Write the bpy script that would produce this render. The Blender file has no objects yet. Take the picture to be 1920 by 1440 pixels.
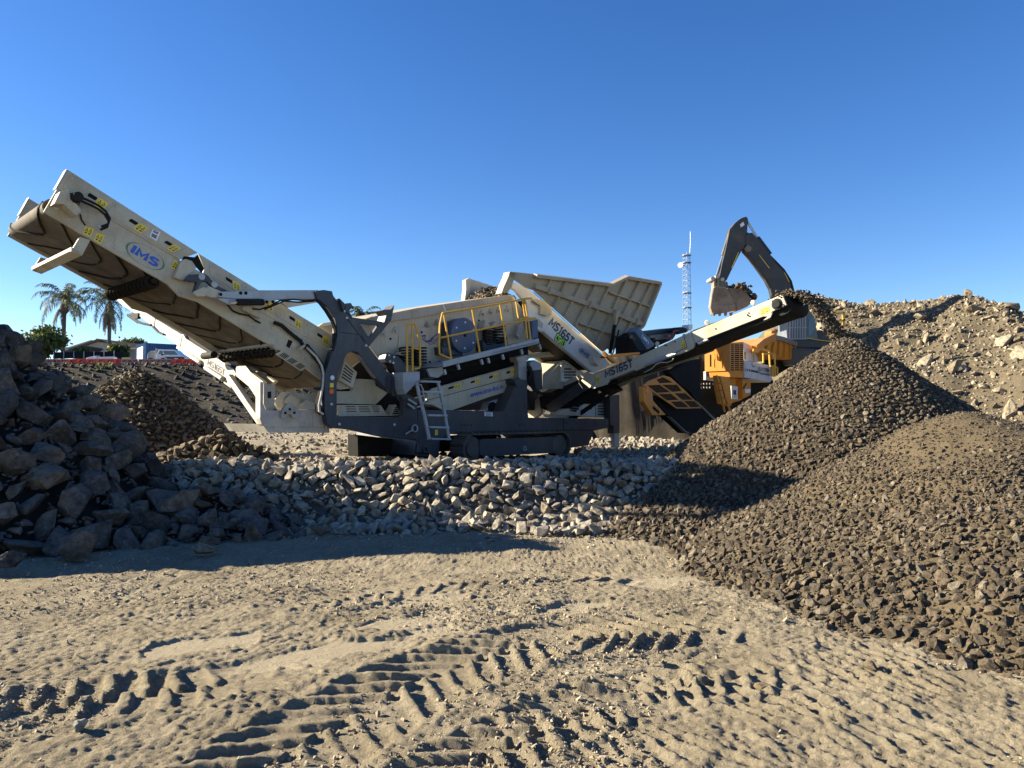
import bpy, bmesh, math, random
import numpy as np
from mathutils import Vector, Matrix, noise as mnoise
from mathutils.geometry import tessellate_polygon

# ------------------------------------------------------------------ camera, sky, sun, exposure
FPX = 1450.0                      # focal length in photo pixels (1920 wide)
CAM_H = 2.1
HORIZON = 775.0
PITCH = math.atan((HORIZON - 720.0) / FPX)
scene = bpy.context.scene
COL = scene.collection
cam_data = bpy.data.cameras.new('camera')
cam_data.sensor_width = 36.0
cam_data.lens = FPX / 1920.0 * 36.0
cam_data.clip_start = 0.1
cam_data.clip_end = 3000.0
cam = bpy.data.objects.new('camera', cam_data)
COL.objects.link(cam)
cam.location = (0, 0, CAM_H)
cam.rotation_euler = (math.pi / 2 + PITCH, 0, 0)
scene.camera = cam

SUN_AZ = math.radians(9)         # behind the left side of the picture: direction (-cos, +sin)
SUN_EL = math.radians(22.5)
sun_dir = Vector((-math.cos(SUN_AZ) * math.cos(SUN_EL), math.sin(SUN_AZ) * math.cos(SUN_EL), math.sin(SUN_EL)))
world = bpy.data.worlds.new('World')
scene.world = world
world.use_nodes = True
wn = world.node_tree.nodes
wl = world.node_tree.links
sky = wn.new('ShaderNodeTexSky')
sky.sky_type = 'NISHITA'
sky.sun_disc = False
sky.sun_elevation = SUN_EL
sky.sun_rotation = math.atan2(sun_dir.x, sun_dir.y)
sky.altitude = 0
sky.air_density = 0.85
sky.dust_density = 0.1
sky.ozone_density = 2.5
bg = wn['Background']
bg.inputs['Strength'].default_value = 0.059
hs = wn.new('ShaderNodeHueSaturation')
hs.inputs['Saturation'].default_value = 1.28
hs.inputs['Hue'].default_value = 0.5115
wl.new(sky.outputs[0], hs.inputs['Color'])
wl.new(hs.outputs[0], bg.inputs['Color'])
sl = bpy.data.lights.new('sun', 'SUN')
sl.energy = 5.0
sl.angle = math.radians(0.53)
sl.color = (1.0, 0.88, 0.68)
sun = bpy.data.objects.new('sun', sl)
COL.objects.link(sun)
sun.rotation_euler = (-sun_dir).to_track_quat('-Z', 'Y').to_euler()
sun.location = (-40, 20, 40)
scene.view_settings.view_transform = 'Standard'
scene.view_settings.look = 'None'
scene.view_settings.exposure = 1.78
scene.view_settings.gamma = 1.0
scene.view_settings.use_curve_mapping = False
scene.cycles.max_bounces = 6
scene.cycles.use_denoising = True

R = math.radians
rng = np.random.default_rng(7)
random.seed(7)

# ------------------------------------------------------------------ pixel -> ray helpers
def ray(px, py):
    dx = (px - 960.0) / FPX
    dy = (720.0 - py) / FPX
    return Vector((dx, math.cos(PITCH) - dy * math.sin(PITCH), math.sin(PITCH) + dy * math.cos(PITCH)))
CAM = Vector((0, 0, CAM_H))
def on_plane(px, py, p, n):
    d = ray(px, py)
    return CAM + d * ((Vector(p) - CAM).dot(n) / d.dot(n))
def on_z(px, py, z=0.0):
    return on_plane(px, py, (0, 0, z), Vector((0, 0, 1)))
def at_y(px, py, y):
    return on_plane(px, py, (0, y, 0), Vector((0, 1, 0)))
def zoom(x0, y0, s):
    return lambda *pts: [(x0 + x / s, y0 + y / s) for x, y in pts]
zA = zoom(0, 300, 4.8); zB = zoom(300, 400, 4.8); zC = zoom(560, 560, 4.8); zD = zoom(780, 500, 4.8)
zE = zoom(1000, 480, 4.5); zG = zoom(1200, 380, 3.6); zH = zoom(0, 480, 3.6); zI = zoom(380, 620, 5.053)
zJ = zoom(740, 700, 4.364); zK = zoom(1100, 600, 4.571); zN = zoom(1480, 520, 4.236)
zQ = zoom(1180, 600, 9.6); zR = zoom(1300, 620, 8); zS = zoom(1320, 400, 6.857); zU = zoom(60, 520, 6)
zV = zoom(200, 560, 6); zX = zoom(940, 640, 8)
def zP(*pts): return list(pts)

class Frame:
    """upright frame: x axis at compass angle (from +X), y axis 90 deg left of it, z up"""
    def __init__(s, origin, ang):
        s.o = Vector(origin); s.ang = ang
        s.x = Vector((math.cos(ang), math.sin(ang), 0)); s.y = Vector((-math.sin(ang), math.cos(ang), 0))
    def loc(s, p):
        d = Vector(p) - s.o
        return Vector((d.dot(s.x), d.dot(s.y), d.z))
    def world(s, q):
        return s.o + s.x * q[0] + s.y * q[1] + Vector((0, 0, q[2]))
    def W(s, pts, w):        # pixels onto the plane local y = w
        return [s.loc(on_plane(px, py, s.o + s.y * w, s.y)) for px, py in pts]
    def L(s, pts, l):        # pixels onto the plane local x = l
        return [s.loc(on_plane(px, py, s.o + s.x * l, s.x)) for px, py in pts]
    def tilt(s, pts, w0, z0, w1, z1):   # plane through (w0,z0)-(w1,z1), containing x axis
        n = Vector((0, -(z1 - z0), (w1 - w0)))
        nw = s.y * n.y + Vector((0, 0, n.z))
        return [s.loc(on_plane(px, py, s.world((0, w0, z0)), nw)) for px, py in pts]

# ------------------------------------------------------------------ materials
MATS = {}
def new_mat(name):
    m = bpy.data.materials.new(name)
    m.use_nodes = True
    MATS[name] = m
    nt = m.node_tree
    return m, nt.nodes, nt.links, nt.nodes['Principled BSDF']
def ramp(nodes, stops):
    r = nodes.new('ShaderNodeValToRGB')
    e = r.color_ramp.elements
    while len(e) < len(stops): e.new(0.5)
    for k, (p, c) in enumerate(stops):
        e[k].position = p; e[k].color = (*c, 1)
    return r
def noise_node(nodes, links, co, scale, detail=5, rough=0.6, dist=0.0):
    n = nodes.new('ShaderNodeTexNoise')
    n.inputs['Scale'].default_value = scale; n.inputs['Detail'].default_value = detail
    n.inputs['Roughness'].default_value = rough; n.inputs['Distortion'].default_value = dist
    links.new(co, n.inputs['Vector'])
    return n
def mixc(nodes, links, fac, a, b, mode='MIX'):
    m = nodes.new('ShaderNodeMix'); m.data_type = 'RGBA'; m.blend_type = mode
    for sock, v in ((m.inputs[0], fac), (m.inputs[6], a), (m.inputs[7], b)):
        if hasattr(v, 'is_linked'): links.new(v, sock)
        elif isinstance(v, tuple): sock.default_value = (*v, 1) if len(v) == 3 else v
        else: sock.default_value = v
    return m.outputs[2]
def maprange(nodes, links, v, a, b, c=0.0, d=1.0):
    m = nodes.new('ShaderNodeMapRange')
    m.inputs[1].default_value = a; m.inputs[2].default_value = b; m.inputs[3].default_value = c; m.inputs[4].default_value = d
    links.new(v, m.inputs[0])
    return m.outputs[0]
def bump(nodes, links, h, bsdf, strength=0.3, dist=0.02):
    b = nodes.new('ShaderNodeBump')
    b.inputs['Strength'].default_value = strength; b.inputs['Distance'].default_value = dist
    links.new(h, b.inputs['Height']); links.new(b.outputs[0], bsdf.inputs['Normal'])

def paint(name, col, rough=0.5, dirt=0.35, dirtcol=(0.23, 0.18, 0.11), dust=0.5, metal=0.0, streak=True):
    """worn, dusty machine paint: blotchy mud, vertical run-off streaks, dust lying on what faces up"""
    m, n, l, b = new_mat(name)
    tc = n.new('ShaderNodeTexCoord')
    co = tc.outputs['Object']
    n1 = noise_node(n, l, co, 1.3, 8, 0.65)
    n0 = noise_node(n, l, co, 0.45, 6, 0.7, 0.6)
    f1 = maprange(n, l, n1.outputs[0], 0.46, 0.70, 0, dirt)
    f0 = maprange(n, l, n0.outputs[0], 0.50, 0.68, 0, dirt * 0.7)
    c = mixc(n, l, f1, col, dirtcol)
    c = mixc(n, l, f0, c, tuple(0.5 * (x + y) for x, y in zip(dirtcol, (0.30, 0.25, 0.17))))
    if streak:
        mp = n.new('ShaderNodeMapping'); mp.inputs['Scale'].default_value = (9, 9, 0.7)
        l.new(co, mp.inputs[0])
        n2 = noise_node(n, l, mp.outputs[0], 1.5, 4, 0.6)
        f2 = maprange(n, l, n2.outputs[0], 0.55, 0.8, 0, dirt * 0.9)
        c = mixc(n, l, f2, c, dirtcol)
    n3 = noise_node(n, l, co, 28, 4, 0.7)
    f3 = maprange(n, l, n3.outputs[0], 0.45, 0.8, 0, dirt * 0.6)
    c = mixc(n, l, f3, c, dirtcol)
    g = n.new('ShaderNodeNewGeometry'); sx = n.new('ShaderNodeSeparateXYZ')
    l.new(g.outputs['Normal'], sx.inputs[0])
    f4 = maprange(n, l, sx.outputs[2], 0.35, 0.95, 0, dust)
    c = mixc(n, l, f4, c, (0.36, 0.30, 0.20))
    l.new(c, b.inputs['Base Color'])
    b.inputs['Metallic'].default_value = metal
    l.new(maprange(n, l, n1.outputs[0], 0.3, 0.7, rough - 0.08, min(1, rough + 0.25)), b.inputs['Roughness'])
    bump(n, l, n3.outputs[0], b, 0.12, 0.004)
    return m
def plain(name, col, rough=0.6, metal=0.0, var=0.25, scale=6.0):
    m, n, l, b = new_mat(name)
    tc = n.new('ShaderNodeTexCoord')
    n1 = noise_node(n, l, tc.outputs['Object'], scale, 6, 0.65)
    lo = tuple(max(0, x * (1 - var)) for x in col); hi = tuple(min(1, x * (1 + var)) for x in col)
    r = ramp(n, [(0.3, lo), (0.7, hi)]); l.new(n1.outputs[0], r.inputs[0])
    l.new(r.outputs[0], b.inputs['Base Color'])
    b.inputs['Roughness'].default_value = rough; b.inputs['Metallic'].default_value = metal
    if rough > .7: b.inputs['Specular IOR Level'].default_value = 0.15
    bump(n, l, n1.outputs[0], b, 0.1, 0.004)
    return m
def stone(name, cols, attr, scale=3.0, dust=(0.30, 0.25, 0.17), dustf=0.5, bumpd=0.02, vein=0.0):
    """broken rock: every stone its own tone, mottled, a film of dust on top"""
    m, n, l, b = new_mat(name)
    if attr:
        a = n.new('ShaderNodeAttribute'); a.attribute_name = 'tone'; tone = a.outputs['Fac']
    else:
        a = n.new('ShaderNodeObjectInfo'); tone = a.outputs['Random']
    k = len(cols)
    r = ramp(n, [(i / max(1, k - 1), c) for i, c in enumerate(cols)])
    l.new(tone, r.inputs[0])
    tc = n.new('ShaderNodeTexCoord')
    g = n.new('ShaderNodeNewGeometry')
    co = g.outputs['Position']
    n1 = noise_node(n, l, co, scale, 8, 0.7)
    c = mixc(n, l, 1.0, r.outputs[0], ramp_out(n, l, n1.outputs[0], [(0.25, (0.45, 0.45, 0.46)), (0.5, (0.95, 0.95, 0.95)), (0.8, (1.6, 1.55, 1.45))]), 'MULTIPLY')
    if vein:
        n4 = noise_node(n, l, co, scale * 2.2, 3, 0.6, 2.5)
        fv = maprange(n, l, n4.outputs[0], 0.64, 0.70, 0, vein)
        c = mixc(n, l, fv, c, (0.42, 0.41, 0.39))
    sx = n.new('ShaderNodeSeparateXYZ'); l.new(g.outputs['Normal'], sx.inputs[0])
    n2 = noise_node(n, l, co, scale * 4, 5, 0.7)
    c = mixc(n, l, 1.0, c, ramp_out(n, l, n2.outputs[0], [(0.3, (0.55, 0.54, 0.53)), (0.5, (1.0, 1.0, 1.0)), (0.72, (1.5, 1.46, 1.4))]), 'MULTIPLY')
    f0 = maprange(n, l, sx.outputs[2], 0.2, 0.95, 0, dustf)
    mm = n.new('ShaderNodeMath'); mm.operation = 'MULTIPLY'
    l.new(f0, mm.inputs[0]); l.new(maprange(n, l, n2.outputs[0], 0.35, 0.6), mm.inputs[1])
    c = mixc(n, l, mm.outputs[0], c, dust)
    l.new(c, b.inputs['Base Color'])
    b.inputs['Roughness'].default_value = 0.85
    b.inputs['Specular IOR Level'].default_value = 0.3
    bump(n, l, n2.outputs[0], b, 0.8, bumpd * 1.5)
    return m
def ramp_out(n, l, v, stops):
    r = ramp(n, stops); l.new(v, r.inputs[0]); return r.outputs[0]

# ------------------------------------------------------------------ mesh helpers
class MB:
    def __init__(s): s.v = []; s.f = []
    def add(s, vs, fs):
        o = len(s.v); s.v += [Vector(v) for v in vs]; s.f += [tuple(i + o for i in f) for f in fs]
        return s
    def prism(s, pts, vec, holes=()):
        vec = Vector(vec)
        loops = [[Vector(p) for p in pts]] + [[Vector(p) for p in h] for h in holes]
        flat = [p for lp in loops for p in lp]
        n = len(flat)
        tris = tessellate_polygon(loops)
        area = Vector((0, 0, 0))
        for a, b, c in tris[:1]:
            area = (flat[b] - flat[a]).cross(flat[c] - flat[a])
        flip = area.dot(vec) > 0
        fs = []
        for t in tris:
            nn = (flat[t[1]] - flat[t[0]]).cross(flat[t[2]] - flat[t[0]])
            t = t if nn.dot(vec) < 0 else t[::-1]
            fs.append(tuple(t)); fs.append(tuple(i + n for i in t[::-1]))
        base = 0
        for lp in loops:
            m = len(lp)
            for i in range(m):
                j = (i + 1) % m
                fs.append((base + i, base + j, base + j + n, base + i + n))
            base += m
        return s.add(flat + [p + vec for p in flat], fs)
    def box(s, c, size, rot=None):
        c = Vector(c); h = Vector(size) * 0.5
        vs = []
        for z in (-1, 1):
            for x, y in ((-1, -1), (1, -1), (1, 1), (-1, 1)):
                q = Vector((x * h.x, y * h.y, z * h.z))
                vs.append(c + (rot @ q if rot else q))
        return s.add(vs, [(3, 2, 1, 0), (4, 5, 6, 7), (0, 1, 5, 4), (1, 2, 6, 5), (2, 3, 7, 6), (3, 0, 4, 7)])
    def bar(s, a, b, w, h, up=(0, 0, 1)):
        a = Vector(a); b = Vector(b); d = (b - a).normalized(); up = Vector(up)
        if abs(d.dot(up.normalized())) > 0.98: up = Vector((1, 0, 0))
        sd = d.cross(up).normalized(); u = sd.cross(d).normalized()
        vs = []
        for p in (a, b):
            for x, y in ((-1, -1), (1, -1), (1, 1), (-1, 1)):
                vs.append(p + sd * (x * w / 2) + u * (y * h / 2))
        return s.add(vs, [(3, 2, 1, 0), (4, 5, 6, 7), (0, 1, 5, 4), (1, 2, 6, 5), (2, 3, 7, 6), (3, 0, 4, 7)])
    def tube(s, pts, r, n=8, r1=None):
        pts = [Vector(p) for p in pts]
        m = len(pts); rings = []
        ref = None
        for i, p in enumerate(pts):
            d = (pts[min(i + 1, m - 1)] - pts[max(i - 1, 0)]).normalized()
            if ref is None:
                ref = d.orthogonal().normalized()
            ref = (ref - d * ref.dot(d)).normalized()
            bi = d.cross(ref)
            rr = r if r1 is None else r + (r1 - r) * i / max(1, m - 1)
            rings.append([p + (ref * math.cos(2 * math.pi * k / n) + bi * math.sin(2 * math.pi * k / n)) * rr for k in range(n)])
        vs = [v for rg in rings for v in rg]; fs = []
        for i in range(m - 1):
            for k in range(n):
                a = i * n + k; b = i * n + (k + 1) % n
                fs.append((a, b, b + n, a + n))
        fs.append(tuple(range(n))[::-1]); fs.append(tuple(range((m - 1) * n, m * n)))
        return s.add(vs, fs)
    def lathe(s, c, axis, prof, n=24):
        c = Vector(c); ax = Vector(axis).normalized(); u = ax.orthogonal().normalized(); w = ax.cross(u)
        vs = []
        for t, r in prof:
            for k in range(n):
                a = 2 * math.pi * k / n
                vs.append(c + ax * t + (u * math.cos(a) + w * math.sin(a)) * r)
        fs = []
        m = len(prof)
        for i in range(m - 1):
            for k in range(n):
                a = i * n + k; b = i * n + (k + 1) % n
                fs.append((a, b, b + n, a + n))
        fs.append(tuple(range(n))[::-1]); fs.append(tuple(range((m - 1) * n, m * n)))
        return s.add(vs, fs)
    def torus(s, c, axis, R0, r, n=20, k=6):
        c = Vector(c); ax = Vector(axis).normalized(); u = ax.orthogonal().normalized(); w = ax.cross(u)
        vs = []; fs = []
        for i in range(n):
            a = 2 * math.pi * i / n; d = u * math.cos(a) + w * math.sin(a)
            for j in range(k):
                b = 2 * math.pi * j / k
                vs.append(c + d * (R0 + r * math.cos(b)) + ax * (r * math.sin(b)))
        for i in range(n):
            for j in range(k):
                i2 = (i + 1) % n; j2 = (j + 1) % k
                fs.append((i * k + j, i2 * k + j, i2 * k + j2, i * k + j2))
        return s.add(vs, fs)
    def mesh(s, name, mat=None):
        me = bpy.data.meshes.new(name)
        me.from_pydata([tuple(v) for v in s.v], [], s.f)
        bm = bmesh.new(); bm.from_mesh(me)
        bmesh.ops.recalc_face_normals(bm, faces=bm.faces); bm.to_mesh(me); bm.free()
        if mat: me.materials.append(mat)
        return me
    def build(s, name, mat, parent=None, bevel=0.0, smooth=False):
        me = s.mesh(name, mat)
        o = bpy.data.objects.new(name, me)
        COL.objects.link(o); o.parent = parent
        if bevel:
            md = o.modifiers.new('bevel', 'BEVEL'); md.width = bevel; md.segments = 2; md.limit_method = 'ANGLE'; md.angle_limit = R(40)
        if smooth:
            me.polygons.foreach_set('use_smooth', [True] * len(me.polygons))
            me.set_sharp_from_angle(angle=R(42))
        return o
def tag(o, label=None, cat=None, group=None, kind=None):
    for k, v in (('label', label), ('category', cat), ('group', group), ('kind', kind)):
        if v: o[k] = v
    return o
def empty(name, loc=(0, 0, 0), rz=0.0, parent=None):
    o = bpy.data.objects.new(name, None); COL.objects.link(o)
    o.location = loc; o.rotation_euler = (0, 0, rz); o.parent = parent
    o.empty_display_size = 0.3
    return o
def text_part(s, name, mat, parent, p0, p1, up, italic=0.0, bold=0.0, off=(0, 0, 0)):
    """lettering as flat mesh: baseline from p0 to p1, `up` is the point a cap height above p0"""
    cu = bpy.data.curves.new(name, 'FONT'); cu.body = s; cu.shear = italic; cu.offset = bold; cu.fill_mode = 'FRONT'
    cu.resolution_u = 3
    t = bpy.data.objects.new(name, cu); COL.objects.link(t)
    dg = bpy.context.evaluated_depsgraph_get()
    me = bpy.data.meshes.new_from_object(t.evaluated_get(dg))
    bpy.data.objects.remove(t)
    co = np.zeros(len(me.vertices) * 3); me.vertices.foreach_get('co', co); co = co.reshape(-1, 3)
    x0, x1 = co[:, 0].min(), co[:, 0].max(); y0, y1 = co[:, 1].min(), co[:, 1].max()
    if y0 > -0.05: y0 = 0
    p0 = np.array(p0); ex = np.array(p1) - p0; ey = np.array(up) - p0
    cap = y1 if y0 == 0 else 0.73
    q = p0 + ((co[:, :1] - x0) / (x1 - x0)) * ex + (co[:, 1:2] / cap) * ey + np.array(off)
    me.vertices.foreach_set('co', q.ravel()); me.update()
    me.materials.clear(); me.materials.append(mat)
    o = bpy.data.objects.new(name, me); COL.objects.link(o); o.parent = parent
    return o

GLYPH = {
 'I': (.18, [[(.09, 0), (.09, 1)]]), 'M': (.86, [[(.09, 0), (.09, .93), (.43, .28), (.77, .93), (.77, 0)]]),
 'S': (.66, [[(.58, .82), (.48, .92), (.20, .92), (.09, .80), (.09, .64), (.20, .54), (.46, .47), (.57, .36), (.57, .20), (.46, .08), (.18, .08), (.07, .18)]]),
 '1': (.46, [[(.06, .74), (.28, .92), (.28, 0)]]),
 '6': (.66, [[(.56, .84), (.46, .92), (.22, .92), (.09, .78), (.09, .22), (.20, .08), (.46, .08), (.57, .20), (.57, .42), (.46, .54), (.22, .54), (.10, .42)]]),
 '5': (.64, [[(.55, .92), (.12, .92), (.10, .52), (.40, .56), (.55, .42), (.55, .20), (.42, .08), (.18, .08), (.06, .20)]]),
 'T': (.64, [[(.0, .92), (.64, .92)], [(.32, .84), (.32, 0)]]),
 'C': (.66, [[(.58, .78), (.46, .92), (.20, .92), (.09, .78), (.09, .22), (.20, .08), (.46, .08), (.58, .22)]]),
 'H': (.68, [[(.09, 0), (.09, 1)], [(.59, 0), (.59, 1)], [(.17, .5), (.51, .5)]]),
 '3': (.62, [[(.06, .82), (.18, .92), (.42, .92), (.53, .80), (.53, .64), (.42, .53), (.24, .53)], [(.42, .50), (.54, .36), (.54, .20), (.42, .08), (.18, .08), (.06, .18)]]),
 'K': (.66, [[(.09, 0), (.09, 1)], [(.60, .98), (.20, .50), (.62, .02)]]), 'J': (.5, [[(.40, 1), (.40, .22), (.30, .08), (.14, .08), (.04, .20)]]),
 '-': (.36, [[(.04, .45), (.32, .45)]]), '7': (.58, [[(.02, .92), (.52, .92), (.22, 0)]]),
 '0': (.64, [[(.32, .92), (.18, .92), (.09, .78), (.09, .22), (.18, .08), (.46, .08), (.55, .22), (.55, .78), (.46, .92), (.31, .92)]]),
}
def stroke_text(s, name, mat, parent, p0, p1, up, wd=.16, gap=.13, off=(0, 0, 0)):
    """bold block lettering from strokes with real width; baseline p0-p1, cap height to `up`"""
    tot = sum(GLYPH[c][0] for c in s) + gap * (len(s) - 1)
    p0 = Vector(p0); ex = (Vector(p1) - p0) / tot; ey = Vector(up) - p0; nz = Vector(off).normalized() * 0.0008
    V, Fc = [], []; x = 0.0
    for c in s:
        w, strokes = GLYPH[c]
        for k, st in enumerate(strokes):
            P = [np.array(q, float) for q in st]; n = len(P); Lf, Rt = [], []
            for i in range(n):
                d0 = P[i] - P[i - 1] if i else P[1] - P[0]; d1 = P[i + 1] - P[i] if i < n - 1 else d0
                d0 = d0 / np.linalg.norm(d0); d1 = d1 / np.linalg.norm(d1)
                nrm = np.array([-d0[1] - d1[1], d0[0] + d1[0]]); nrm = nrm / max(1e-6, np.linalg.norm(nrm))
                m = min(1.6, 1 / max(.35, nrm.dot(np.array([-d0[1], d0[0]]))))
                Lf.append(P[i] + nrm * wd / 2 * m); Rt.append(P[i] - nrm * wd / 2 * m)
            b = len(V)
            for q in Lf + Rt: V.append(p0 + ex * (x + q[0]) + ey * q[1] + Vector(off) + nz * k)
            for i in range(n - 1): Fc.append((b + i, b + i + 1, b + n + i + 1, b + n + i))
        x += w + gap
    me = bpy.data.meshes.new(name); me.from_pydata([tuple(v) for v in V], [], Fc); me.materials.append(mat)
    o = bpy.data.objects.new(name, me); COL.objects.link(o); o.parent = parent
    return o

# ------------------------------------------------------------------ numpy value noise
_P = rng.random((256, 256)).astype(np.float64)
def vnoise(x, y):
    xi = np.floor(x).astype(int); yi = np.floor(y).astype(int)
    fx = x - xi; fy = y - yi
    fx = fx * fx * fx * (fx * (fx * 6 - 15) + 10); fy = fy * fy * fy * (fy * (fy * 6 - 15) + 10)
    a = _P[xi & 255, yi & 255]; b = _P[(xi + 1) & 255, yi & 255]; c = _P[xi & 255, (yi + 1) & 255]; d = _P[(xi + 1) & 255, (yi + 1) & 255]
    return (a * (1 - fx) + b * fx) * (1 - fy) + (c * (1 - fx) + d * fx) * fy - 0.5
def fbm(x, y, oct=5, gain=0.5):
    s = 0; a = 1.0
    for i in range(oct):
        cx, sx = math.cos(i * 0.9 + 0.3), math.sin(i * 0.9 + 0.3)
        s = s + a * vnoise((x * cx - y * sx) * 2 ** i + 17.3 * i, (x * sx + y * cx) * 2 ** i + 5.1 * i)
        a *= gain
    return s
def sstep(a, b, x):
    t = np.clip((x - a) / (b - a), 0, 1); return t * t * (3 - 2 * t)

def np_mesh(name, verts, tris, mat, tone=None, smooth=False):
    me = bpy.data.meshes.new(name)
    nv, nf = len(verts), len(tris); k = tris.shape[1]
    me.vertices.add(nv); me.vertices.foreach_set('co', np.ascontiguousarray(verts, dtype=np.float32).ravel())
    me.loops.add(nf * k); me.loops.foreach_set('vertex_index', np.ascontiguousarray(tris, dtype=np.int32).ravel())
    me.polygons.add(nf); me.polygons.foreach_set('loop_start', np.arange(0, nf * k, k, dtype=np.int32))
    me.polygons.foreach_set('use_smooth', np.full(nf, smooth))
    me.update(calc_edges=True)
    if tone is not None:
        at = me.attributes.new('tone', 'FLOAT', 'POINT'); at.data.foreach_set('value', tone.astype(np.float32))
    me.materials.append(mat)
    return me
def grid_mesh(name, xs, ys, zf, mat, extra=None, smooth=True):
    X, Y = np.meshgrid(xs, ys)
    Z = zf(X, Y)
    v = np.stack([X.ravel(), Y.ravel(), Z.ravel()], 1)
    nx, ny = len(xs), len(ys)
    i = np.arange(nx * ny).reshape(ny, nx)
    q = np.stack([i[:-1, :-1].ravel(), i[:-1, 1:].ravel(), i[1:, 1:].ravel(), i[1:, :-1].ravel()], 1)
    return np_mesh(name, v, q, mat, None if extra is None else extra(X, Y).ravel(), smooth)

# ------------------------------------------------------------------ rocks
def hull_arrays(seed, n, sq=(1, 0.8, 0.6), rough=0):
    r = np.random.default_rng(seed)
    d = r.normal(size=(n, 3)); d /= np.linalg.norm(d, axis=1)[:, None]
    d *= r.uniform(0.75, 1.0, (n, 1)) * np.array(sq)
    bm = bmesh.new()
    for p in d: bm.verts.new(p)
    res = bmesh.ops.convex_hull(bm, input=bm.verts[:])
    junk = [g for g in res['geom_interior'] if isinstance(g, bmesh.types.BMVert)]
    junk += [v for v in bm.verts if not v.link_faces]
    bmesh.ops.delete(bm, geom=list(set(junk)), context='VERTS')
    if rough:
        bmesh.ops.dissolve_limit(bm, angle_limit=R(14), verts=bm.verts[:], edges=bm.edges[:])
        bmesh.ops.bevel(bm, geom=bm.edges[:], offset=0.022, offset_type='OFFSET', segments=1, profile=0.6, affect='EDGES', clamp_overlap=True)
        bmesh.ops.triangulate(bm, faces=bm.faces[:])
        bmesh.ops.subdivide_edges(bm, edges=[e for e in bm.edges if e.calc_length() > 0.28], cuts=1, use_grid_fill=True)
        bmesh.ops.triangulate(bm, faces=bm.faces[:])
        for v in bm.verts:
            q = v.co * 2.1 + Vector((seed * 3.7, 0, 0))
            v.co += v.co.normalized() * (mnoise.noise(q) * 0.07 + mnoise.noise(q * 3.1) * 0.05)
    bmesh.ops.triangulate(bm, faces=bm.faces[:])
    bmesh.ops.recalc_face_normals(bm, faces=bm.faces)
    bm.verts.ensure_lookup_table(); bm.verts.index_update()
    V = np.array([v.co for v in bm.verts]); T = np.array([[v.index for v in f.verts] for f in bm.faces])
    bm.free()
    return V, T
PEBBLES = [hull_arrays(100 + i, 8, (1, random.uniform(.7, .95), random.uniform(.55, .8))) for i in range(10)]
CHIPS = [hull_arrays(200 + i, 16, (1, random.uniform(.68, .95), random.uniform(.5, .8))) for i in range(14)]
SHARDS = [hull_arrays(240 + i, 13, (1, random.uniform(.55, .9), random.uniform(.28, .6))) for i in range(12)]
BLOCKS = [hull_arrays(300 + i, 13 + i % 4, (1, random.uniform(.55, .95), random.uniform(.30, .66)), rough=1) for i in range(22)]
def rand_rot(n, r, flat=0.6):
    """random rotations; `flat` < 1 keeps the long axes nearer the horizontal"""
    az = r.uniform(0, 2 * np.pi, n); ax = r.normal(0, flat, n); ay = r.normal(0, flat, n)
    cz, sz, cx, sx, cy, sy = np.cos(az), np.sin(az), np.cos(ax), np.sin(ax), np.cos(ay), np.sin(ay)
    M = np.zeros((n, 3, 3))
    M[:, 0, 0] = cy * cz; M[:, 0, 1] = sx * sy * cz - cx * sz; M[:, 0, 2] = cx * sy * cz + sx * sz
    M[:, 1, 0] = cy * sz; M[:, 1, 1] = sx * sy * sz + cx * cz; M[:, 1, 2] = cx * sy * sz - sx * cz
    M[:, 2, 0] = -sy; M[:, 2, 1] = sx * cy; M[:, 2, 2] = cx * cy
    return M, np.stack([ax, ay, az], 1)
def merged_rocks(pos, size, variants, r, flat=0.6):
    n = len(pos); M, _ = rand_rot(n, r, flat)
    which = r.integers(0, len(variants), n); tones = r.random(n)
    vs, ts, tn = [], [], []; off = 0
    for k, (V, T) in enumerate(variants):
        idx = np.nonzero(which == k)[0]
        if not len(idx): continue
        P = np.einsum('nij,vj->nvi', M[idx], V) * size[idx][:, None, None] * 0.5 + pos[idx][:, None, :]
        m = len(V)
        vs.append(P.reshape(-1, 3)); ts.append((T[None] + (np.arange(len(idx)) * m)[:, None, None] + off).reshape(-1, 3))
        tn.append(np.repeat(tones[idx], m)); off += m * len(idx)
    return np.concatenate(vs), np.concatenate(ts), np.concatenate(tn)
def scatter_pile(root, pos, size, variants, mat_one, mat_attr, seed, n_single=300, part='rock', rest='small_rocks', flat=0.6):
    """biggest-looking stones become parts of their own, everything else one mesh of loose stone"""
    r = np.random.default_rng(seed)
    app = size / np.linalg.norm(pos - np.array([0, 0, CAM_H]), axis=1)
    u = pos[:, 0] / pos[:, 1]
    app = np.where(np.abs(u) > 0.68, app * 0.2, app)
    order = np.argsort(-app)
    big, small = order[:n_single], order[n_single:]
    o = np.array(root.location)
    meshes = [np_mesh(part, V, T, mat_one) for V, T in variants]
    _, eul = rand_rot(len(big), r, flat)
    for k, i in enumerate(big):
        ob = bpy.data.objects.new(part, meshes[r.integers(len(meshes))])
        COL.objects.link(ob); ob.parent = root
        ob.location = pos[i] - o; ob.rotation_euler = eul[k]
        s = size[i] * 0.5; ob.scale = (s, s * r.uniform(.85, 1.15), s * r.uniform(.85, 1.15))
    if len(small):
        v, t, tn = merged_rocks(pos[small] - o, size[small], SHARDS if variants is BLOCKS else variants, r, flat)
        ob = bpy.data.objects.new(rest, np_mesh(rest, v, t, mat_attr, tn)); COL.objects.link(ob); ob.parent = root
        ob['kind'] = 'stuff'
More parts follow.
